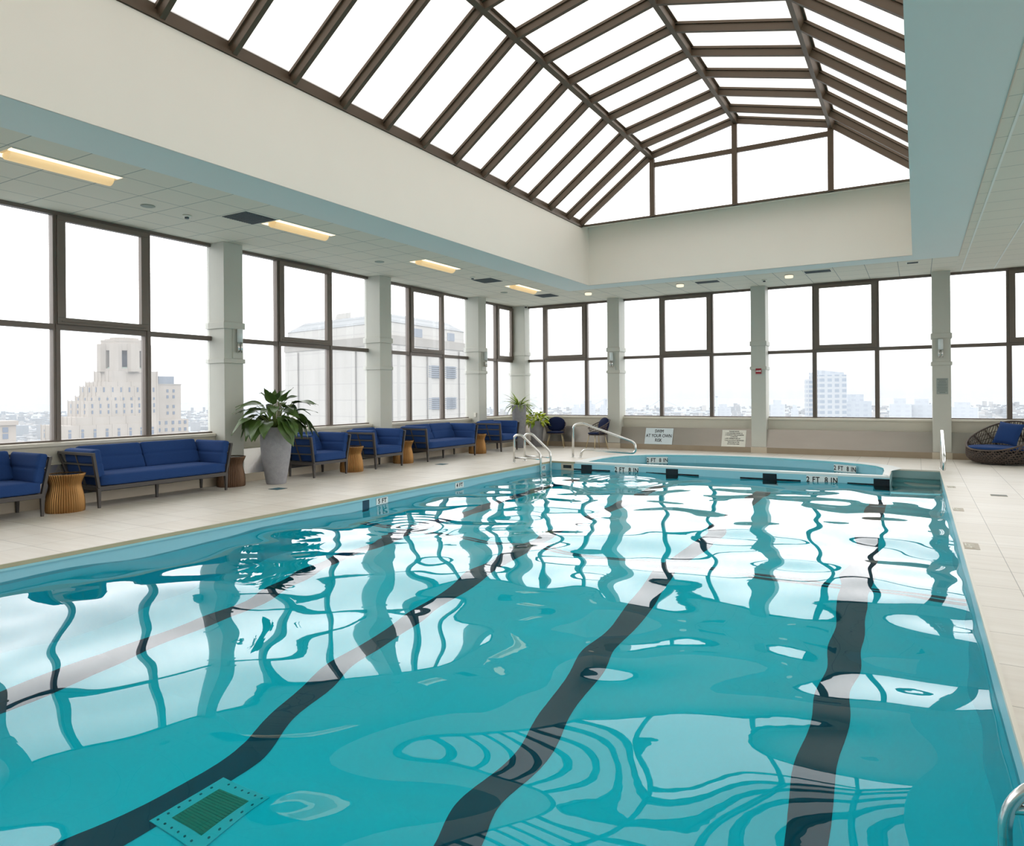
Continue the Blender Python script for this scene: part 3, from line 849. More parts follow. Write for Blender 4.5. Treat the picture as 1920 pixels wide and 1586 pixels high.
def panel_sign(name, label, x0, x1, z0, z1, m, lines, sizes, col=M_ink, narrow=.8):
    """plate leaning on the slanted steel panel of the back wall"""
    # panel line: y = YG-.37 at z .127  ->  YG-.215 at z .53
    zz = (z0 + z1) / 2; yy = YG - .37 + (zz - .127) / (.53 - .127) * .155
    tilt = math.atan2(.155, .403)
    t = thing(name, label, 'sign', ((x0 + x1) / 2, yy - .012, zz), 0)
    t.rotation_euler = (-tilt, 0, 0)
    h = (z1 - z0) / math.cos(tilt); w = x1 - x0
    MB().box(-w / 2, w / 2, -.003, .003, -h / 2, h / 2).obj('plate', m, t)
    zpos = h / 2
    for body, size, z, al, xo in lines:
        text_obj(body, 'lettering', size, col, t, (xo * w, -.0045, z * h), (PI / 2, 0, 0), al, bold=size * .014, sx=narrow)
    return t
panel_sign('warning_sign', 'pale metal sign reading SWIM AT YOUR OWN RISK on the steel wall panel', -5.80, -5.11, .13, .512, M_signw,
           [('SWIM', .115, .30, 'CENTER', 0), ('AT YOUR OWN', .115, 0.02, 'CENTER', 0), ('RISK', .115, -.26, 'CENTER', 0)], None, narrow=.78)
L2 = [('PLEASE NOTE', .043, .41, 'CENTER', 0)] + [(s_, .036, .41 - .108 * (i + 1), 'LEFT', -.37) for i, s_ in enumerate(('1. NO CHILDREN UNDER 16', '2. MAXIMUM TIME SUGGESTED'))] + \
     [('15 MINUTES', .036, .086, 'CENTER', 0), ('3. SPA TEMPERATURE 104', .036, -.022, 'LEFT', -.37), ('4. NO ALCOHOLIC BEVERAGES', .036, -.13, 'LEFT', -.37), ('PERMITTED IN THE', .036, -.238, 'CENTER', 0), ('SPA OR POOL AREA', .036, -.346, 'CENTER', 0)]
panel_sign('notice_sign', 'cream notice board headed PLEASE NOTE left of the pillar with the red sign', -3.94, -3.40, .125, .50, M_signc, L2, None, narrow=.85)
t = thing('pillar_notice', 'grey printed notice on the right pillar below its sconce', 'sign', (.434, 16.385, 1.465))
MB().box(-.10, .10, -.006, 0, -.16, .16).obj('plate', M_signg, t)
q = MB()
for i in range(9):
    wd = (.085, .06, .07, .08, .075, .085, .08, .085, .05)[i]
    q.box(-wd, wd, -.007, -.006, .13 - i * .033, .142 - i * .033)
q.obj('print', M_ink2, t)
t = thing('red_sign', 'small square red safety sign on the middle back pillar', 'sign', (-3.095, 16.363, 1.85))
MB().box(-.062, .062, -.004, .0, -.062, .062).obj('plate', M_red, t)
MB().box(-.056, .018, -.005, -.004, -.012, .012).box(.022, .05, -.005, -.004, -.016, .018).obj('print', M_marker, t)
t = thing('thermostat', 'small white box on the third left pillar above the armchair', 'switch', (-9.40, 14.31, .87), 0)
MB().box(-.03, .03, -.025, 0, -.055, .055).obj('cover', M_ivory, t, bevel=.006)

# ------------------------------------------------------------------ deck fittings
def floor_drain(x, y, s, rz, label):
    t = thing('floor_drain', label, 'floor drain', (x, y, 0), rz, 'floor drains in the deck')
    q = MB().box(-s, s, -s, s, 0, .004); q.obj('frame', M_grille, t)
    q = MB()
    for i in range(8): q.box(-s * .85, s * .85, -s * .85 + i * s * .22, -s * .85 + i * s * .22 + s * .12, .004, .006)
    q.obj('grate', M_bolt, t)
floor_drain(-8.12, 7.07, .095, 0, 'square floor drain in front of the tall grey plant pot')
floor_drain(-8.09, 11.1, .095, 0, 'square floor drain in front of the far bronze side table')
t = thing('deck_grate', 'slotted dark grate in the right deck beside the pool', 'floor drain', (.905, 10.95, 0))
MB().box(-.09, .09, -.08, .08, 0, .003).obj('frame', M_print, t)
q = MB()
for i in range(13): q.box(-.084 + i * .0135, -.076 + i * .0135, -.07, .07, .003, .005)
q.obj('slots', M_ink2, t)
for i, (x, y, w, h, lb) in enumerate(((.392, 7.26, .13, .28, 'tan depth tile nearest the camera on the right pool edge'), (.387, 9.45, .125, .24, 'tan depth tile second along the right pool edge'), (.41, 11.65, .10, .2, 'tan depth tile farthest along the right pool edge'))):
    t = thing('deck_marker', lb, 'depth tile', (x, y, 0), 0, 'depth tiles set into the right deck')
    MB().box(-w / 2, w / 2, -h / 2, h / 2, 0, .003).obj('tile', M_print, t)
    text_obj('4 FT', 'lettering', .10, M_signc, t, (0, 0, .0038), (0, 0, PI / 2), bold=.002)

# ------------------------------------------------------------------ rails
def disc_base(mb, p, r=.042): return mb.lathe([(r, 0), (r, .008), (r * .5, .016)], 16, p)
def ladder(x_deck, x_pool, y0, y1, label, r, ztop, zb):
    sgn = 1 if x_pool > x_deck else -1
    t = thing('pool_ladder', label, 'pool ladder', ((x_deck), (y0 + y1) / 2, 0), 0, 'steel ladders at the pool edge')
    off = (x_deck, (y0 + y1) / 2, 0)
    for y in (y0, y1):
        pts = smooth_path([(x_deck, y, 0), (x_deck, y, ztop), (x_deck + sgn * .16, y, ztop + .02), (x_pool, y, zb), (x_pool, y, -1.2)], [0, .10, .10, .10, 0], 8)
        q = MB().tube(pts, r, 12); disc_base(q, (x_deck, y, 0)); ra = q.obj('hand_rail', M_chrome, t, off)
        MB().tube([(x_deck, y, .095), (x_pool, y, .095 if zb > .1 else zb - .03)], r * .8, 10).obj('brace', M_chrome, t, off)
    for z in (-.45, -.75, -1.05): MB().box(x_pool - .04, x_pool + .04, min(y0, y1), max(y0, y1), z - .012, z + .012).obj('tread', M_chrome, t, off)
ladder(-6.98, -6.385, 12.03, 12.46, 'steel pool ladder at the far left corner beside the deck', .024, .545, .20)
ladder(.95, .245, 2.84, 2.42, 'steel pool ladder cut off at the lower right corner of the photo', .021, .42, -.02)

def stair_rail(pts, bases, label, loc):
    t = thing('stair_rail', label, 'hand rail', loc, 0, 'bent steel hand rails by the wading pool')
    q = MB().tube(pts, .024, 12)
    q.obj('rail', M_chrome, t, loc)
    for p in bases: disc_base(MB(), p, .045).obj('base_flange', M_chrome, t, loc)
Y_ = 13.57
stair_rail(smooth_path([(-6.41, Y_, 0), (-6.40, Y_, .70), (-6.20, Y_, .745), (-5.00, Y_, .36), (-4.99, Y_, .14), (-6.18, Y_, .18), (-6.24, Y_, 0)], [0, .14, .14, .20, .16, .10, 0], 8),
           [(-6.41, Y_, 0), (-6.24, Y_, 0)], 'bent steel hand rail left of the wading pool', (-6.41, Y_, 0))
X_ = .365
stair_rail(smooth_path([(X_, 14.42, 0), (X_, 14.40, .63), (X_, 14.2, .68), (X_, 13.15, .30), (X_, 13.15, .09), (X_, 14.15, .12), (X_, 14.24, 0)], [0, .12, .12, .18, .14, .10, 0], 8),
           [(X_, 14.42, 0), (X_, 14.24, 0)], 'shiny steel hand rail seen end on beside the pool steps', (X_, 14.42, 0))

# ------------------------------------------------------------------ sofas
def make_sofa(L, ncush, label, loc, rz, group, midleg=False, name='sofa', cat='sofa'):
    t = thing(name, label, cat, loc, rz, group)
    hx, d = L / 2, .285
    fl_, tb, zt = .075, .475, .665
    for sx_ in (-1, 1):
        MB().bar((sx_ * hx, d, .24), (sx_ * (hx - .004), d + .005, 0), .042, .042, (0, 1, 0), .026, .026).obj('leg', M_sofaf, t)
        MB().bar((sx_ * hx, -d, .24), (sx_ * (hx - .004), -d + .01, 0), .042, .042, (0, 1, 0), .026, .026).obj('leg', M_sofaf, t)
    if midleg: MB().bar((0, d - .24, .22), (0, d - .24, 0), .04, .04, (0, 1, 0), .024, .024).obj('leg', M_sofaf, t)
    q = MB()
    q.box(-hx, hx, d - .021, d + .021, .212, .262).box(-hx, hx, -d - .021, -d + .021, .212, .262)
    for sx_ in (-1, 1): q.box(sx_ * hx - .021, sx_ * hx + .021, -d, d, .212, .262)
    for k in range(1, int(L / .35) + 1): q.box(-hx + k * L / (int(L / .35) + 1) - .015, -hx + k * L / (int(L / .35) + 1) + .015, -d, d, .225, .25)
    q.obj('seat_frame', M_sofaf, t)
    for sx_ in (-1, 1):
        q = MB(); A = Vector((sx_ * hx, d, .25)); B = Vector((sx_ * (hx + fl_), d + .02, zt)); C = Vector((sx_ * (hx + fl_), -tb, zt)); D = Vector((sx_ * hx, -d, .25))
        nn = Vector((1, 0, 0))
        q.bar(A, B, .042, .03, nn); q.bar(D, C, .036, .026, nn)
        q.bar(B + Vector((0, .018, 0)), C, .034, .034)
        q.bar((A + D) / 2, (B + C) / 2, .026, .018, nn)
        for f_ in (.34, .68): q.bar(A.lerp(B, f_), D.lerp(C, f_), .022, .022)
        q.obj('side_frame', M_sofaf, t)
    q = MB(); a = Vector((-hx, -d, .25)); b_ = Vector((hx, -d, .25)); a2 = Vector((-hx - fl_, -tb, zt)); b2 = Vector((hx + fl_, -tb, zt))
    q.bar(a2, b2, .034, .034)
    for f_ in (.34, .68): q.bar(a.lerp(a2, f_), b_.lerp(b2, f_), .022, .022)
    nb = max(2, int(L / .4))
    for k in range(1, nb): q.bar(a.lerp(b_, k / nb), a2.lerp(b2, k / nb), .026, .018, (0, 1, 0))
    q.obj('back_frame', M_sofaf, t)
    # cushions
    MB().rbox(0, .02, .334, hx - .022, .298, .072, .03, 10, (0, .008, .012)).obj('seat_cushion', M_blue, t)
    ta = math.atan2(fl_, zt - .25)
    for sx_ in (-1, 1):
        M_ = Matrix.Translation((sx_ * (hx - .008), -.045, .545)) @ Matrix.Rotation(sx_ * ta, 4, 'Y')
        MB().rbox(0, 0, 0, .052, .335, .175, .03, 24, (.012, 0, 0), (2, .0, .010), M_).obj('arm_cushion', M_blue, t)
    tbk = math.atan2(tb - d, zt - .25)
    wtot = 2 * hx - .13; wc = wtot / ncush
    for k in range(ncush):
        M_ = Matrix.Translation((-wtot / 2 + wc * (k + .5), -.305, .555)) @ Matrix.Rotation(tbk, 4, 'X')
        MB().rbox(0, 0, 0, wc / 2 - .003, .06, .185, .03, 24, (0, .014, 0), (2, .0, .010), M_).obj('back_cushion', M_blue, t)
    return t
GS = 'navy lounge seats along the left windows'
XC = -8.985
make_sofa(1.82, 2, 'navy sofa cut off by the left edge of the photo', (XC + .02, 3.25, 0), -PI / 2, GS, True)
make_sofa(1.82, 2, 'long navy sofa with two back cushions under the first full window', (XC, 5.717, 0), -PI / 2, GS, True)
arm = make_sofa(.755, 1, 'navy armchair directly right of the tall grey plant pot', (XC + .06, 8.648, 0), -PI / 2, GS, name='armchair', cat='armchair')
dup(arm, (XC + .06, 10.166, 0), -PI / 2, 'navy armchair in front of the second window pillar, between two side tables')
make_sofa(1.745, 2, 'navy loveseat under the third window, farther than both armchairs beside the pot', (XC + .06, 12.24, 0), -PI / 2, GS, True)
dup(arm, (XC + .13, 14.52, 0), -PI / 2, 'navy armchair farthest along the left wall, beside the tall cylindrical planter')

# ------------------------------------------------------------------ ribbed side tables
def make_table(loc, label, m):
    t = thing('side_table', label, 'side table', loc, 0, 'ribbed bronze drum side tables')
    prof = [(.196, 0), (.201, .03), (.200, .10), (.193, .17), (.180, .235), (.168, .285), (.164, .315), (.168, .345), (.182, .385), (.200, .425), (.209, .448), (.205, .452), (.196, .452)]
    MB().lathe(prof, 288, flute=.034, nfl=48, caps=False).obj('ribbed_body', m, t)
    MB().lathe([(.16, .436), (.199, .438), (.199, .444)], 48).obj('table_top', M_tabletop, t)
    MB().lathe([(.19, -.0), (.19, .006)], 32).obj('base_disc', m, t)
    return t
tb = make_table((-8.83, 4.485, 0), 'bright bronze ribbed side table between the two nearest sofas', M_bronze)
make_table((-9.04, 6.975, 0), 'dark brown ribbed side table behind the long sofa end, by the first pillar', M_bronze2)
dup(tb, (-8.80, 9.335, 0), 1.0, 'bronze ribbed side table between the two armchairs')
dup(tb, (-8.97, 10.995, 0), 2.0, 'bronze ribbed side table between the second armchair and the loveseat')
dup(tb, (-8.88, 13.595, 0), 3.0, 'bronze ribbed side table at the far end of the loveseat')

# ------------------------------------------------------------------ plants
def leaf_mesh(length, width, curl, fold=.25, n=9, wav=.0):
    """blade lying along +x from the origin, drooping by curl (radians over its length)"""
    vs, fs = [], []; x = z = 0.0; an = .0
    for i in range(n + 1):
        t = i / n
        w = width * (math.sin(PI * min(1, t * 1.02 + .03) ** .72) ** .8) * .5 if 0 < t < 1 else .004
        for j in (-1, -.5, 0, .5, 1):
            vs.append((x + abs(j) * w * fold * math.sin(an), j * w, z + abs(j) * w * fold * math.cos(an) + wav * width * math.sin(t * 9 + j * 2) * abs(j)))
        step = length / n; an -= curl / n; x += step * math.cos(an); z += step * math.sin(an)
    for i in range(n):
        for j in range(4): a = i * 5 + j; fs.append((a, a + 1, a + 6, a + 5))
    return vs, fs
def put(vs, M_): return [M_ @ Vector(p) for p in vs]
def add_leaf(parent, base, stem_h, lean, az, pitch, length, width, curl, m, mstem=None, sr=.006):
    """stem from base rising to a tip then a blade continuing"""
    d = Vector((math.cos(az), math.sin(az), 0))
    tip = Vector(base) + Vector((0, 0, stem_h)) + d * lean
    vs, fs = leaf_mesh(length, width, curl, .22, 9, .06)
    M_ = Matrix.Translation(tip) @ Matrix.Rotation(az, 4, 'Z') @ Matrix.Rotation(-pitch, 4, 'Y') @ Matrix.Rotation(random.uniform(-.5, .5), 4, 'X')
    lf = MB().add(put(vs, M_), fs, True).obj('leaf', m, parent)
    if mstem:
        p0 = Vector(base); p1 = p0 + Vector((0, 0, stem_h * .65)) + d * lean * .3
        pts = [p0 * (1 - k) ** 2 + p1 * 2 * k * (1 - k) + tip * k * k for k in [i / 6 for i in range(7)]]
        MB().tube(pts, sr, 6, taper=.6).obj('stem', mstem, lf)
    return lf
pot = thing('potted_plant', 'large broad leaved plant in a tall tapered grey concrete pot', 'potted plant', (-8.655, 7.505, 0))
MB().lathe([(.145, 0), (.15, .01), (.185, .22), (.215, .42), (.232, .60), (.236, .70), (.230, .80), (.218, .87), (.222, .885), (.205, .885), (.200, .84)], 48, caps=True).obj('pot', M_pot, pot)
MB().lathe([(.20, .82), (.05, .85)], 32).obj('soil', M_soil, pot)
rnd = random.Random(3)
for i in range(62):
    az = i * 2.399 + rnd.uniform(-.25, .25); k = i / 62
    if k < .42:    # low ring hanging over the rim
        add_leaf(pot, (math.cos(az) * .06, math.sin(az) * .06, .84), rnd.uniform(.12, .24), rnd.uniform(.18, .29), az, rnd.uniform(-.65, -.05), rnd.uniform(.36, .46), rnd.uniform(.19, .24), rnd.uniform(.8, 1.4), M_leaf, M_stem)
    elif k < .80:
        add_leaf(pot, (math.cos(az) * .05, math.sin(az) * .05, .84), rnd.uniform(.26, .42), rnd.uniform(.14, .28), az, rnd.uniform(.0, .45), rnd.uniform(.34, .44), rnd.uniform(.14, .18), rnd.uniform(.6, 1.1), M_leaf, M_stem)
    else:
        add_leaf(pot, (math.cos(az) * .03, math.sin(az) * .03, .84), rnd.uniform(.36, .50), rnd.uniform(.02, .12), az, rnd.uniform(.6, 1.3), rnd.uniform(.22, .30), rnd.uniform(.10, .14), rnd.uniform(.3, .8), M_leaf, M_stem)
sp = thing('potted_plant', 'spiky strap leaved plant in the tallest grey cylinder planter at the corner', 'potted plant', (-8.85, 15.52, 0))
MB().lathe([(.135, 0), (.19, 1.08), (.195, 1.10), (.18, 1.10), (.175, 1.06)], 40).obj('pot', M_pot, sp)
MB().lathe([(.178, 1.05), (.03, 1.07)], 24).obj('soil', M_soil, sp)
for i in range(60):
    az = i * 2.399 + rnd.uniform(-.3, .3)
    add_leaf(sp, (math.cos(az) * .03, math.sin(az) * .03, 1.06), 0.01, .0, az, rnd.uniform(.1, 1.25), rnd.uniform(.42, .62), rnd.uniform(.032, .044), rnd.uniform(.6, 1.8), M_spider2 if i % 4 == 0 else M_spider)
bu = thing('potted_plant', 'bushy yellow green plant in the shorter grey planter left of the round chair', 'potted plant', (-8.64, 16.08, 0))
MB().lathe([(.145, 0), (.195, .64), (.20, .66), (.185, .66), (.18, .62)], 40).obj('pot', M_pot, bu)
MB().lathe([(.182, .61), (.03, .63)], 24).obj('soil', M_soil, bu)
for i in range(92):
    az = i * 2.399 + rnd.uniform(-.4, .4); e = rnd.random()
    add_leaf(bu, (math.cos(az) * .05, math.sin(az) * .05, .62), rnd.uniform(.0, .34) * (1 - .4 * e) - .05 * e, .05 + e * .20, az, rnd.uniform(-.9, .8), rnd.uniform(.14, .22), rnd.uniform(.065, .10), rnd.uniform(.3, 1.0), M_bush if rnd.random() < .6 else M_bush2)

# ------------------------------------------------------------------ round woven chairs
def make_chair(label, loc, rz):
    """local -y is the front"""
    t = thing('round_chair', label, 'chair', loc, rz, 'round woven chairs by the back wall')
    for sx_, sy_ in ((-1, -1), (1, -1), (1, 1), (-1, 1)):
        MB().tube([(sx_ * .15, sy_ * .13, .36), (sx_ * .225, sy_ * .19, 0)], .009, 8).obj('leg', M_gold, t)
    sh = MB(); nb = 34
    # woven shell: strands following a bucket surface
    def S(a, k):
        """a: angle (0 = back), k: 0..1 from seat ring to rim"""
        hgt = .325 * max(0, math.cos(a / 2)) ** 1.9 + .05
        r = .215 + .035 * k; return Vector((r * math.sin(a) * 1.08, r * math.cos(a) + .02 + .07 * k * math.cos(a), .35 + hgt * k))
    for i in range(nb):
        a = -PI + 2 * PI * i / nb
        if abs(a) > 2.0: continue
        sh.tube([S(a, k / 5) for k in range(6)], .006, 5)
    for k in (0, .3, .55, .8, 1.0):
        sh.tube([S(-2.0 + 4.0 * i / 30, k) for i in range(31)], .008 if k < 1 else .013, 6)
    sh.tube([(.215 * math.sin(2 * PI * i / 30), .205 * math.cos(2 * PI * i / 30) + .01, .35) for i in range(31)], .012, 6)
    sh.obj('woven_shell', M_rattan, t)
    q = MB(); M_ = Matrix.Translation((0, -.01, .385)) @ Matrix.Diagonal((.225, .215, .035, 1))
    bm = bmesh.new(); bmesh.ops.create_uvsphere(bm, u_segments=28, v_segments=14, radius=1.0)
    vs = [v.co.copy() for v in bm.verts]; fs = [tuple(v.index for v in f.verts) for f in bm.faces]; bm.free()
    MB().add(put(vs, M_), fs, True).obj('seat_cushion', M_navy, t)
    M_ = Matrix.Translation((0, .195, .585)) @ Matrix.Rotation(R(-14), 4, 'X') @ Matrix.Diagonal((.25, .065, .195, 1))
    MB().add(put(vs, M_), fs, True).obj('back_cushion', M_navy, t)
    return t
ch = make_chair('round navy chair with gold legs facing forward, right of the bushy planter', (-8.08, 16.07, 0), R(22))
dup(ch, (-6.90, 16.0, 0), R(-38), 'round navy chair with gold legs turned left, seen behind the bent hand rail')

# ------------------------------------------------------------------ woven lounge chair at right
def lounge():
    t = thing('lounge_chair', 'low round dark rattan lounge chair with navy cushions by the right back window', 'lounge chair', (1.33, 15.80, 0), R(-38))
    # local -y is the front; rim height rises to the back (+y)
    def rimz(a): return .265 + .52 * (0.5 + .5 * math.cos(a)) ** 1.25
    def S(a, k):
        rz_ = rimz(a)
        z = .035 + (rz_ - .035) * k
        zz = z
        r = .51 * (1 - (max(0, (.17 - zz) / .17)) ** 2.2 * .32)
        if zz > .22: r = .51 - .05 * (zz - .22) - .08 * max(0, zz - .45)
        return Vector((r * math.sin(a) * 1.08, r * math.cos(a), zz))
    ns = 96
    wv = MB()
    for i in range(ns):
        a = 2 * PI * i / ns
        wv.tube([S(a + .05 * math.sin(k * 1.3 + i), k / 9) for k in range(10)], .0070, 5, False)
    for k in (.0, .12, .24, .36, .5, .64, .8): wv.tube([S(2 * PI * i / 60, k) for i in range(61)], .007, 5, False)
    wv.obj('woven_shell', M_rattan, t)
    MB().tube([S(2 * PI * i / 72, 1.0) for i in range(73)], .016, 8, False).obj('rim', M_rattan, t)
    ln = MB(); n_ = 40; v = []
    for z in (.04, .09, .14, .18, .22):
        for i in range(n_):
            a = 2 * PI * i / n_; kq = (z - .035) / (rimz(a) - .035); p = S(a, kq); v.append((p.x * .93, p.y * .93, z))
    ln.add(v, [(r_ * n_ + i, r_ * n_ + (i + 1) % n_, (r_ + 1) * n_ + (i + 1) % n_, (r_ + 1) * n_ + i) for r_ in range(4) for i in range(n_)], True)
    ln.obj('inner_basket', M_ink, t)
    bm = bmesh.new(); bmesh.ops.create_uvsphere(bm, u_segments=36, v_segments=14, radius=1.0)
    vs = [v_.co.copy() for v_ in bm.verts]; fs = [tuple(v_.index for v_ in f.verts) for f in bm.faces]; bm.free()
    sq = [Vector((p.x, p.y, math.copysign(abs(p.z) ** .5, p.z))) for p in vs]
    MB().add(put(sq, Matrix.Translation((0, -.03, .300)) @ Matrix.Diagonal((.51, .475, .042, 1))), fs, True).obj('seat_cushion', M_blue, t)
    # pillow with pinched corners
    n_ = 14; v = []; f = []
    for s_ in (-1, 1):
        for i in range(n_ + 1):
            for j in range(n_ + 1):
                x, y = 2 * i / n_ - 1, 2 * j / n_ - 1
                pinch = 1 - .10 * (1 - x * x) * 0 - .09 * (y * y) * (1 - x * x) ; pinch2 = 1 - .09 * (x * x) * (1 - y * y)
                v.append(Vector((x * .235 * pinch2, s_ * .085 * ((1 - x * x) * (1 - y * y)) ** .45, y * .225 * pinch)))
    w = n_ + 1
    for s_ in (0, 1):
        for i in range(n_):
            for j in range(n_):
                a = s_ * w * w + i * w + j; qd = (a, a + w, a + w + 1, a + 1); f.append(qd if s_ == 0 else qd[::-1])
    M_ = Matrix.Translation((.02, .20, .555)) @ Matrix.Rotation(R(-24), 4, 'X') @ Matrix.Rotation(R(6), 4, 'Y')
    MB().add(put(v, M_), f, True).obj('pillow', M_blue, t)
    for sx_, sy_ in ((-.2, -.2), (.2, -.2), (.2, .2), (-.2, .2)): MB().lathe([(.018, 0), (.018, .045)], 10, (sx_, sy_, 0)).obj('foot', M_rattan, t)
lounge()

# ------------------------------------------------------------------ the city outside
ZG = -110.0
M_ground = mat('city_ground', (.215, .245, .27), .9, var=.25, vscale=.012)
M_lime = mat('limestone', (.30, .275, .245), .9, var=.14, vscale=.12)
M_lime2 = mat('limestone_darker', (.25, .24, .22), .9, var=.1, vscale=.1)  # slightly darker limestone for the cornices
M_win = mat('far_window', (.10, .13, .18), .4, var=.15)
M_louver = mat('far_louver', (.15, .18, .22), .6, var=.1)
M_copper = mat('pale_copper', (.24, .30, .26), .8, var=.1, vscale=.2)
M_bbl = grid_mat('big_block_stone', (.375, .365, .345), (.33, .325, .31), [(2, 0, 1.5, .05), (0, 0, 2.6, .05)], .9, .08, .3)
M_mans = grid_mat('mansard_slate', (.22, .235, .245), (.18, .195, .205), [(2, 0, .5, .08)], .8, .08, .3)
def facade(name, base, win, px_, pz_, fx, fz_):
    m = bpy.data.materials.new(name); g = N(m); x, y, z = g.xyz()
    h = g.math('ADD', x, y)
    a = g.math('LESS_THAN', g.math('FRACT', g.math('ADD', g.math('DIVIDE', h, px_), 50.1)), fx)
    b_ = g.math('LESS_THAN', g.math('FRACT', g.math('ADD', g.math('DIVIDE', z, pz_), 50.1)), fz_)
    c = g.mix(g.math('MULTIPLY', a, b_), c4(base), c4(win))
    p = g.n('ShaderNodeBsdfPrincipled', i_Base_Color=c, i_Roughness=.6); g.out(p.outputs[0]); return m
M_tower = facade('haze_tinted_tower', (.33, .355, .38), (.21, .25, .30), 5.2, 4.0, .6, .58)  # blue-grey tint of the distance haze put into wall and window colours
M_haze1 = facade('haze_tinted_block', (.325, .36, .40), (.29, .325, .37), 7, 4.5, .5, .5)  # facade colours paled and flattened to imitate haze
M_haze2 = facade('haze_tinted_far_block', (.37, .40, .435), (.345, .375, .41), 9, 5, .5, .5)  # stronger painted haze for the farthest skyline and the bridge
M_brick = mat('tan_brick', (.29, .26, .23), .9, var=.15, vscale=.2)

gq = MB(); nr = 48
gq.add([(0, 0, ZG)] + [(16000 * math.cos(2 * PI * k / nr), 16000 * math.sin(2 * PI * k / nr), ZG) for k in range(nr)], [(0, 1 + k, 1 + (k + 1) % nr) for k in range(nr)])
struct(gq.obj('ground', M_ground))

def local(u, depth, v=741):
    p = at(u, v, depth); return p
def bld_root(name, label, u, depth, turn=0.0, cat='building', group=None):
    p = at(u, 741, depth)
    az = math.atan2(p.y, p.x)
    return thing(name, label, cat, (p.x, p.y, ZG), az - PI / 2 + turn, group), depth * math.hypot(1, (u - CX) / F) / F
def zpix(v, u, depth): return at(u, v, depth).z - ZG

# --- stepped limestone tower, left
D = 350.0
tw, s_ = bld_root('limestone_tower', 'stepped limestone tower with open lantern top seen through the first window', 234, D, R(24))
zt = lambda v: zpix(v, 234, D)
def tier(name, hw, vtop, vbot, dep, m=M_lime, dx=0, dy=0, pil=0):
    """hw in pixels of silhouette; box in the tower's local frame"""
    w = hw * s_ / (math.cos(R(24)) + dep * math.sin(R(24))); d = w * dep
    q = MB().box(dx * s_ - w, dx * s_ + w, dy - d, dy + d, zt(vbot), zt(vtop))
    if pil:
        for k in range(pil + 1):
            x = dx * s_ - w + 2 * w * k / pil; q.box(x - .3, x + .3, dy - d - .16, dy - d, zt(vbot), zt(vtop) + .2)
        for k in range(1, 6):
            y = dy - d + 2 * d * k / 5; q.box(dx * s_ - w - .16, dx * s_ - w, y - .3, y + .3, zt(vbot), zt(vtop) + .5)
    q.obj(name, m, tw); return w, d
specs = [('upper_tier', 191, 697, 718, .9, 3), ('upper_tier', 179, 717, 726, .85, 4), ('upper_tier', 171, 725, 744, .8, 5), ('middle_tier', 165, 743, 753, .75, 5), ('middle_tier', 155, 751, 781, .7, 6), ('lower_tier', 137, 779, 794, .65, 5), ('lower_tier', 120, 793, 900, .6, 6)]
dims = {}
for i, (nm, lft, v0, v1, dp, pl) in enumerate(specs):
    hw_, dx_ = (281 - lft) / 2, ((lft + 281) / 2 - 234) * 1.09
    dims[i] = tier(nm, hw_, v0, v1, dp, dx=dx_, pil=pl) + (dx_ * s_,)
# lantern: octagon with open bays
zl0, zl1 = zt(698), zt(640); rl = 36 * s_
for k in range(8):
    a = PI / 8 - R(24) + k * PI / 4; x, y = rl * .90 * math.cos(a), rl * .90 * math.sin(a)
    q = MB(); q.lathe([(rl * .26, 0), (rl * .26, zl1 - zl0 - 2)], 8, (x, y, zl0)); q.sm = [False] * len(q.f)
    q.obj('lantern_pier', M_lime, tw)
MB().lathe([(rl * .3, zl0), (rl * .3, zl1 - 3)], 10).obj('lantern_core', M_win, tw)
ring = MB()
for z0, z1, ro in ((zl0 - .5, zl0 + 1.6, 1.02), (zt(659), zt(643), .99), (zt(643), zt(640), 1.0)):
    pts = [(rl * ro * math.cos(PI / 8 - R(24) + k * PI / 4), rl * ro * math.sin(PI / 8 - R(24) + k * PI / 4)) for k in range(8)]
    ring.prism(pts, z0, z1, 2)
ring.obj('lantern_ring', M_lime, tw)
for ro, v0, v1 in ((.84, 641, 638), (.62, 638, 634.5)):
    MB().prism([(rl * ro * math.cos(PI / 8 - R(24) + k * PI / 4), rl * ro * math.sin(PI / 8 - R(24) + k * PI / 4)) for k in range(8)], zt(v0), zt(v1), 2).obj('cap', M_lime, tw)
MB().tube([(0, 0, zt(635)), (0, 0, zt(631))], .15, 6).obj('finial', M_win, tw)
MB().lathe([(rl * .93, zl0 + 1.2), (rl * .80, zl0 + 2.4)], 24).obj('copper_ledge', M_copper, tw)
wmesh = None
def fwin(parent, x, y, z, w, h, m=M_win, side=False):
    q = MB().box(-w / 2, w / 2, -.15, .15, 0, h) if not side else MB().box(-.15, .15, -w / 2, w / 2, 0, h)
    o = q.obj('window', m, parent); o.location = (x, y, z); return o
for i, rows in ((2, ((730, 2.8, 7),)), (4, ((759, 2.4, 9), (770, 2.0, 9))), (3, ((747, 1.6, 8),)), (6, ((810, 2.8, 8), (802, 1.2, 8)))):
    w, d, x0_ = dims[i]
    for v, hgt, nn_ in rows:
        for k in range(nn_):
            x = x0_ - w + 2 * w * (k + .5) / nn_
            fwin(tw, x, -d - .05, zt(v) - hgt / 2, .7 if i < 6 else 1.1, hgt * (.8 if i < 6 else .9))
            if k < 3: fwin(tw, x0_ - w - .05, -d + 2 * d * (k + .5) / 3, zt(v) - hgt / 2, 1.0, hgt * .8, side=True)
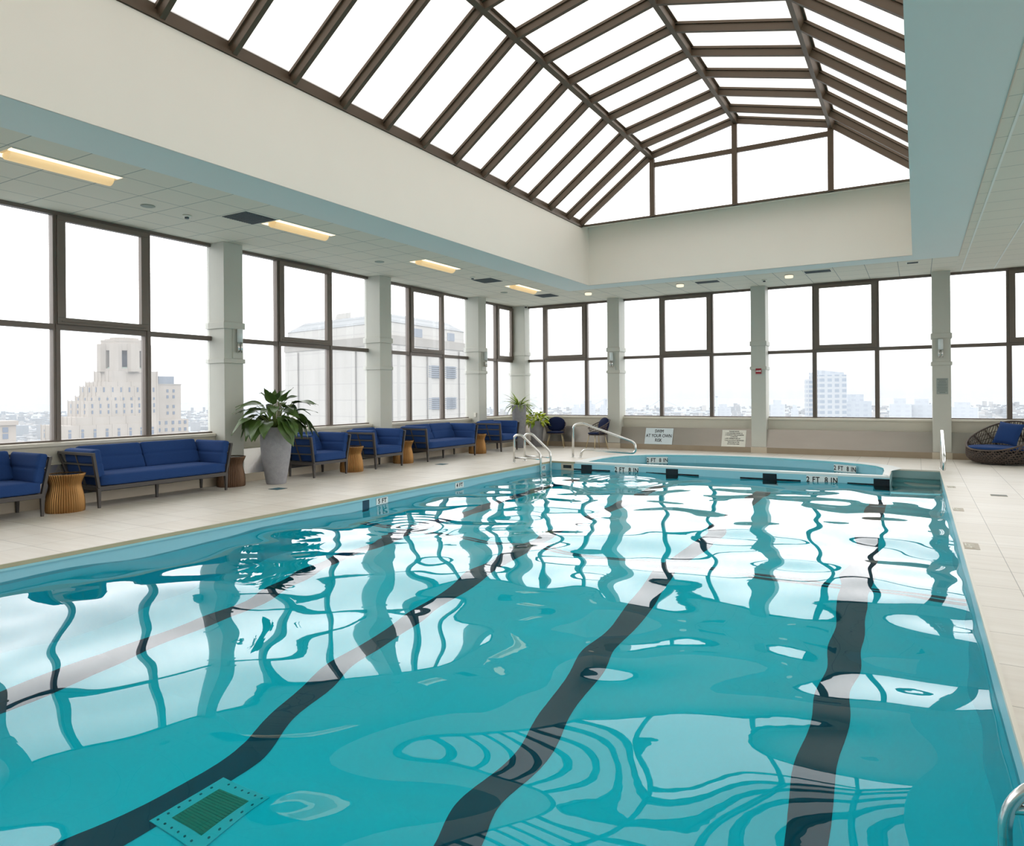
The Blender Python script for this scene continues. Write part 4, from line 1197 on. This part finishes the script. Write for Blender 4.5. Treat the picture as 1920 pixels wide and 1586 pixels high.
# right wing of the tower: its own block
wg, s2 = bld_root('limestone_block', 'limestone apartment block with small glass penthouse right of the stepped tower', 308, 372, R(28))
zt2 = lambda v: zpix(v, 308, 372)
hw = 25 * s2 / (math.cos(R(28)) + .9 * math.sin(R(28)))
MB().box(-hw, hw, -hw * .9, hw * .9, zt2(900), zt2(720.5)).box(-hw * 1.5, hw * 1.5, -hw * 1.2, hw * 1.1, zt2(900), zt2(786)).obj('wall', M_lime, wg)
MB().box(-hw - .2, hw + .2, -hw * .9 - .2, hw * .9 + .2, zt2(722), zt2(720)).obj('cornice', M_lime2, wg)
MB().box(-hw * .8, hw * .55, -hw * .6, hw * .6, zt2(720), zt2(706)).obj('penthouse', M_louver, wg)
for v in (733, 744, 762, 774):
    for x in (-.15, .12): fwin(wg, hw * (x * 2 + .1), -hw * .9 - .05, zt2(v) - .8, 1.1, 1.6)
    for y in (-.4, .3): fwin(wg, -hw - .05, hw * y, zt2(v) - .8, 1.0, 1.6, side=True)
for v in (792, 805):
    for x in (-1.1, -.5, .1, .7, 1.2): fwin(wg, hw * x, -hw * 1.2 - .05, zt2(v) - .8, 1.3, 1.8)
# corner of a tan building at the left frame edge
lb, s3 = bld_root('tan_building', 'tan building top cut off by the left edge of the photo, beyond the window', -8, 300, R(10))
zt3 = lambda v: zpix(v, 0, 300)
MB().box(-7, 6.0, -6, 6, zt3(900), zt3(797)).obj('wall', M_brick, lb)
MB().box(-8, 6.8, -6.8, 6.8, zt3(797), zt3(789)).obj('cornice', M_brick, lb)
for v in (806, 818):
    fwin(lb, 2.2, -6.05, zt3(v) - 1.0, 2.0, 2.2)
# --- big pale block straight behind the second and third windows
dC, dL, dR_ = 60.0, 70.5, 71.0
C0 = at(733, 741, dC); L0 = at(535, 741, dL); R0 = at(876, 741, dR_)
bb = thing('stone_block', 'large pale stone block with mansard roof filling the second and third windows', 'building', (C0.x, C0.y, ZG))
for o_ in (bb,): pass
def P3(p, z): return Vector((p.x - C0.x, p.y - C0.y, z - ZG))
back = L0 + R0 - C0
inn_ = (L0 + R0) / 2
def shrink(p, k): return p + (inn_ - p) * k
zwall = at(733, 634, dC).z; zeave = at(733, 602, dC).z; ztop = at(733, 581, dC).z
def ring_(q, k0, z0, k1, z1, cap=True):
    b0 = [P3(shrink(p, k0), z0) for p in (L0, C0, R0, back)]; b1 = [P3(shrink(p, k1), z1) for p in (L0, C0, R0, back)]
    q.add(b0 + b1, [(i, (i + 1) % 4, 4 + (i + 1) % 4, 4 + i) for i in range(4)] + ([(4, 5, 6, 7)] if cap else []))
q = MB(); ring_(q, 0, ZG, 0, zwall); q.obj('wall', M_bbl, bb)
q = MB(); ring_(q, -.012, zwall - .5, -.012, zwall + .1); ring_(q, .0, zwall, .0, zwall + .3); q.obj('cornice', M_lime2, bb)
q = MB(); ring_(q, .03, zwall, .03, zeave); q.obj('attic', M_bbl, bb)
q = MB(); ring_(q, .02, zeave, .22, ztop); q.obj('mansard_roof', M_mans, bb)
q = MB(); pa = C0.lerp(L0, .42); pb = C0.lerp(L0, .58); dd = (back - R0) * -1
for p_ in (0,):
    e = (inn_ - C0).normalized(); f_ = (L0 - C0).normalized(); o0 = shrink(pa, .25)
    q.add([P3(o0, ztop - .5), P3(o0 + f_ * 2.2, ztop - .5), P3(o0 + f_ * 2.2 + e * 3, ztop - .5), P3(o0 + e * 3, ztop - .5)] + [P3(o0, ztop + .55), P3(o0 + f_ * 2.2, ztop + .55), P3(o0 + f_ * 2.2 + e * 3, ztop + .55), P3(o0 + e * 3, ztop + .55)],
          [(0, 1, 5, 4), (1, 2, 6, 5), (2, 3, 7, 6), (3, 0, 4, 7), (4, 5, 6, 7)])
q.obj('roof_box', M_bbl, bb)
mp = shrink(C0.lerp(L0, .12), .2)
MB().tube([P3(mp, ztop - .3), P3(mp, ztop + 5.0)], .035, 6).obj('mast', M_louver, bb)
def on_face(A, B, f0, f1, v0, v1, uref, name, m, out=.06, slats=0):
    fd = (B - A).normalized(); nn = Vector((fd.y, -fd.x, 0)); nn = nn if nn.dot(-A) > 0 else -nn
    a, c = A.lerp(B, f0) + nn * out, A.lerp(B, f1) + nn * out
    q = MB(); zz0, zz1 = v0, v1
    q.bar(P3(a, 0) + Vector((0, 0, (zz0 + zz1) / 2)), P3(c, 0) + Vector((0, 0, (zz0 + zz1) / 2)), .1, abs(zz1 - zz0))
    for k in range(slats):
        z = zz0 + (zz1 - zz0) * (k + .5) / slats
        q.bar(P3(a + nn * .12, 0) + Vector((0, 0, z)), P3(c + nn * .12, 0) + Vector((0, 0, z)), .12, abs(zz1 - zz0) / slats * .4)
    return q.obj(name, m, bb)
def fR(u):   # fraction along the right face for pixel column u
    lo, hi = 0.0, 1.0
    for _ in range(40):
        m_ = (lo + hi) / 2; p = C0.lerp(R0, m_) - Vector((0, 0, 0)); dpt = p.dot(fw); uu = CX + F * p.dot(rt) / dpt
        if uu < u: lo = m_
        else: hi = m_
    return lo
def zR(v, u): p = C0.lerp(R0, fR(u)); return at(u, v, p.dot(fw)).z
for v0, v1 in ((709, 686), (767, 745)):
    on_face(C0, R0, fR(801), fR(853), zR(v0, 827), zR(v1, 827), 827, 'louver', M_louver, .06, 6)
for f0 in (.30, .74): on_face(C0, R0, f0, f0 + .10, zwall + .4, zeave - .3, 0, 'attic_vent', M_louver, -.25)
for f0 in (.1, .45, .8): on_face(C0, L0, f0, f0 + .09, zwall + .4, zeave - .3, 0, 'attic_vent', M_mans, -.3)
for f0 in (.0, .2, .42, .62, .86): on_face(C0, R0, f0 + .01, f0 + .05, ZG, zwall - .6, 0, 'pilaster', M_bbl, .15)
for f0 in (.0, .28, .56, .84): on_face(C0, L0, f0 + .01, f0 + .05, ZG, zwall - .6, 0, 'pilaster', M_bbl, .15)
# --- hazy blocks beyond the back windows
def block(name, label, u0, u1, v, depth, m, turn=.3, ratio=.7, crown=None, group=None):
    t, s = bld_root(name, label, (u0 + u1) / 2, depth, turn, 'building', group)
    w = (u1 - u0) / 2 * s / (math.cos(turn) + ratio * math.sin(abs(turn)))
    zz = zpix(v, (u0 + u1) / 2, depth)
    MB().box(-w, w, -w * ratio, w * ratio, 0, zz).obj('wall', m, t)
    if crown:
        z2 = zpix(crown, (u0 + u1) / 2, depth)
        MB().add([(-w * .85, -w * ratio * .85, zz), (w * .85, -w * ratio * .85, zz), (w * .85, w * ratio * .85, zz), (-w * .85, w * ratio * .85, zz),
                  (-w * .85, -w * ratio * .85, z2 + (zz - z2) * .15), (w * .85, -w * ratio * .85, (z2 + zz) / 2 + (zz - z2) * .1), (w * .85, w * ratio * .85, (z2 + zz) / 2), (-w * .85, w * ratio * .85, z2)],
                 [(4, 5, 6, 7), (0, 1, 5, 4), (1, 2, 6, 5), (2, 3, 7, 6), (3, 0, 4, 7)]).obj('crown', M_haze1, t)
    else: MB().box(-w * .6, w * .5, -w * ratio * .6, w * ratio * .5, zz, zz + (5 + w * .1)).obj('plant_room', m, t)
    return t
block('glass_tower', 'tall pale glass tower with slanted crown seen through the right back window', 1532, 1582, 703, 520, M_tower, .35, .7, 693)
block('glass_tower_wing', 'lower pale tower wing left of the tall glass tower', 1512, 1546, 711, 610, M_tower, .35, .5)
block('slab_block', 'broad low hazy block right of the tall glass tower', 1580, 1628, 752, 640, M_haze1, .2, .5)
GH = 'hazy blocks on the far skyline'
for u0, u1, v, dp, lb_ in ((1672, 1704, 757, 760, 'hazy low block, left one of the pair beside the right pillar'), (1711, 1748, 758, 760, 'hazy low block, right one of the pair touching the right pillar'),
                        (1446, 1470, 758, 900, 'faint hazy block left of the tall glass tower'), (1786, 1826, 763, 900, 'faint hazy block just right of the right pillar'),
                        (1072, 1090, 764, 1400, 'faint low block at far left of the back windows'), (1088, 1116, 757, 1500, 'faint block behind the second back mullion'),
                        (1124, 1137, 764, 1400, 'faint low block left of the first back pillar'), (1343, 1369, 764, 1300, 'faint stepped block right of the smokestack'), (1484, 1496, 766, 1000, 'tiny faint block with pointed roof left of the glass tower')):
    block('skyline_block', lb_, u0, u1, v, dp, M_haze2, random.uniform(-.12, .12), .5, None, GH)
t, s = bld_root('smokestack', 'faint slim smokestack rising on the far skyline', 1343.5, 1280, 0, 'smokestack')
MB().lathe([(2.6, 0), (2.0, zpix(742, 1343.5, 1280))], 12).obj('stack', M_haze1, t)
MB().lathe([(2.3, zpix(744, 1343.5, 1280)), (2.3, zpix(741.5, 1343.5, 1280))], 12).obj('stack_rim', M_haze2, t)
# far suspension bridge
pa, pb = at(1135, 741, 2400), at(1240, 741, 2300)
br = thing('suspension_bridge', 'very faint suspension bridge on the horizon behind the back windows', 'bridge', (pa.x, pa.y, ZG))
dv = Vector((pb.x - pa.x, pb.y - pa.y, 0)); hT = zpix(747, 1200, 2350); hD = zpix(772, 1200, 2350)
dn = dv.normalized(); nv = Vector((-dn.y, dn.x, 0))
for k in (0, 1):
    o0 = dv * k
    q = MB()
    for sg in (-1, 1): q.bar(o0 + nv * sg * 6, o0 + nv * sg * 6 + Vector((0, 0, hT)), 5, 5, (1, 0, 0))
    for zz in (hD, hT - 3): q.bar(o0 - nv * 6 + Vector((0, 0, zz)), o0 + nv * 6 + Vector((0, 0, zz)), 5, 5)
    q.obj('bridge_tower', M_haze2, br)
MB().bar(-dv * .8 + Vector((0, 0, hD)), dv * 1.8 + Vector((0, 0, hD)), 10, 3).obj('bridge_deck', M_haze2, br)
for f0, f1, za, zb_ in ((-.8, 0, hD, hT), (0, 1, hT, hT), (1, 1.8, hT, hD)):
    pts = []
    for i in range(17):
        k = i / 16; z = za + (zb_ - za) * k - (hT - hD) * .9 * (4 * k * (1 - k)) * (1 if za == zb_ else .25)
        pts.append(dv * (f0 + (f1 - f0) * k) + Vector((0, 0, z)))
    MB().tube(pts, .9, 5).obj('bridge_cable', M_haze2, br)
# carpet of small roofs
cm = MB(); rc = random.Random(5)
FAR = [o_ for o_ in bpy.data.objects if o_.get('category') in ('building', 'smokestack')]
for k in range(5200):
    u = rc.uniform(-60, 1980); dp = 900 * (6.2 ** rc.random()); p = at(u, 741, dp)
    if 1020 < u < 1400 and 1150 < dp < 2700: continue
    if any(math.hypot(p.x - o_.location.x, p.y - o_.location.y) < 75 for o_ in FAR): continue
    w, d, h = rc.uniform(5, 14), rc.uniform(5, 14), rc.uniform(5, 13) if rc.random() < .93 else rc.uniform(18, 40)
    a = .5; cx_, sx_ = math.cos(a), math.sin(a)
    vv = [(p.x + cx_ * i * w - sx_ * j * d, p.y + sx_ * i * w + cx_ * j * d, ZG + (h if t_ else 0)) for t_ in (0, 1) for i, j in ((-1, -1), (1, -1), (1, 1), (-1, 1))]
    cm.add(vv, [(4, 5, 6, 7), (0, 1, 5, 4), (1, 2, 6, 5), (2, 3, 7, 6), (3, 0, 4, 7)])
def roofs_mat():
    m = bpy.data.materials.new('haze_paled_roofs'); g = N(m)
    geo = g.n('ShaderNodeNewGeometry'); rp = g.n('ShaderNodeValToRGB')
    e = rp.color_ramp.elements; e[0].color = (.235, .26, .285, 1); e[1].color = (.38, .38, .38, 1)  # pale, low-contrast ramp with the distance haze put into the roof colours
    k = rp.color_ramp.elements.new(.6); k.color = (.25, .265, .28, 1)
    g.t.links.new(geo.outputs['Random Per Island'], rp.inputs[0])
    p = g.n('ShaderNodeBsdfPrincipled', i_Base_Color=rp.outputs[0], i_Roughness=.9); g.out(p.outputs[0]); return m
co = cm.obj('city_rooftops', roofs_mat()); tag(co, 'hazy carpet of countless small rooftops far below the windows', 'city', kind='stuff')

# ------------------------------------------------------------------ sky
w = bpy.data.worlds.new('world'); scn.world = w; w.use_nodes = True
nt = w.node_tree; nt.nodes.clear()
tc = nt.nodes.new('ShaderNodeTexCoord'); sp_ = nt.nodes.new('ShaderNodeSeparateXYZ'); nt.links.new(tc.outputs['Generated'], sp_.inputs[0])
rp = nt.nodes.new('ShaderNodeValToRGB'); nt.links.new(sp_.outputs[2], rp.inputs[0])
els = rp.color_ramp.elements
els[0].position = 0.0; els[0].color = (.300, .312, .322, 1)
els[1].position = 1.0; els[1].color = (1.0, 1.0, 1.0, 1)
for p_, c_ in ((.012, (.318, .328, .337)), (.045, (.46, .466, .472)), (.085, (.98, .99, 1.0)), (.13, (1.4, 1.4, 1.4)), (.24, (1.3, 1.3, 1.3)), (.36, (1.02, 1.02, 1.02))):
    e = els.new(p_); e.color = (*c_, 1)
nz = nt.nodes.new('ShaderNodeTexNoise'); nz.inputs['Scale'].default_value = 3.2; nz.inputs['Detail'].default_value = 5
mpn = nt.nodes.new('ShaderNodeMapping'); mpn.inputs['Scale'].default_value = (1, 1, 3.5)
nt.links.new(tc.outputs['Generated'], mpn.inputs[0]); nt.links.new(mpn.outputs[0], nz.inputs['Vector'])
mr = nt.nodes.new('ShaderNodeMapRange'); mr.inputs['To Min'].default_value = .90; mr.inputs['To Max'].default_value = 1.10
nt.links.new(nz.outputs['Fac'], mr.inputs['Value'])
mm = nt.nodes.new('ShaderNodeMath'); mm.operation = 'MULTIPLY'; mm.inputs[1].default_value = 2.2
nt.links.new(mr.outputs[0], mm.inputs[0])
bg = nt.nodes.new('ShaderNodeBackground'); nt.links.new(rp.outputs[0], bg.inputs[0]); nt.links.new(mm.outputs[0], bg.inputs[1])
wo_ = nt.nodes.new('ShaderNodeOutputWorld'); nt.links.new(bg.outputs[0], wo_.inputs[0])

# ------------------------------------------------------------------ view
vs_ = scn.view_settings
scn.display_settings.display_device = 'sRGB'
vs_.view_transform = 'Standard'; vs_.look = 'None'; vs_.gamma = 1.0; vs_.use_curve_mapping = False
vs_.exposure = 0.45
scn.cycles.diffuse_bounces = 4
scn.cycles.adaptive_threshold = 0.03
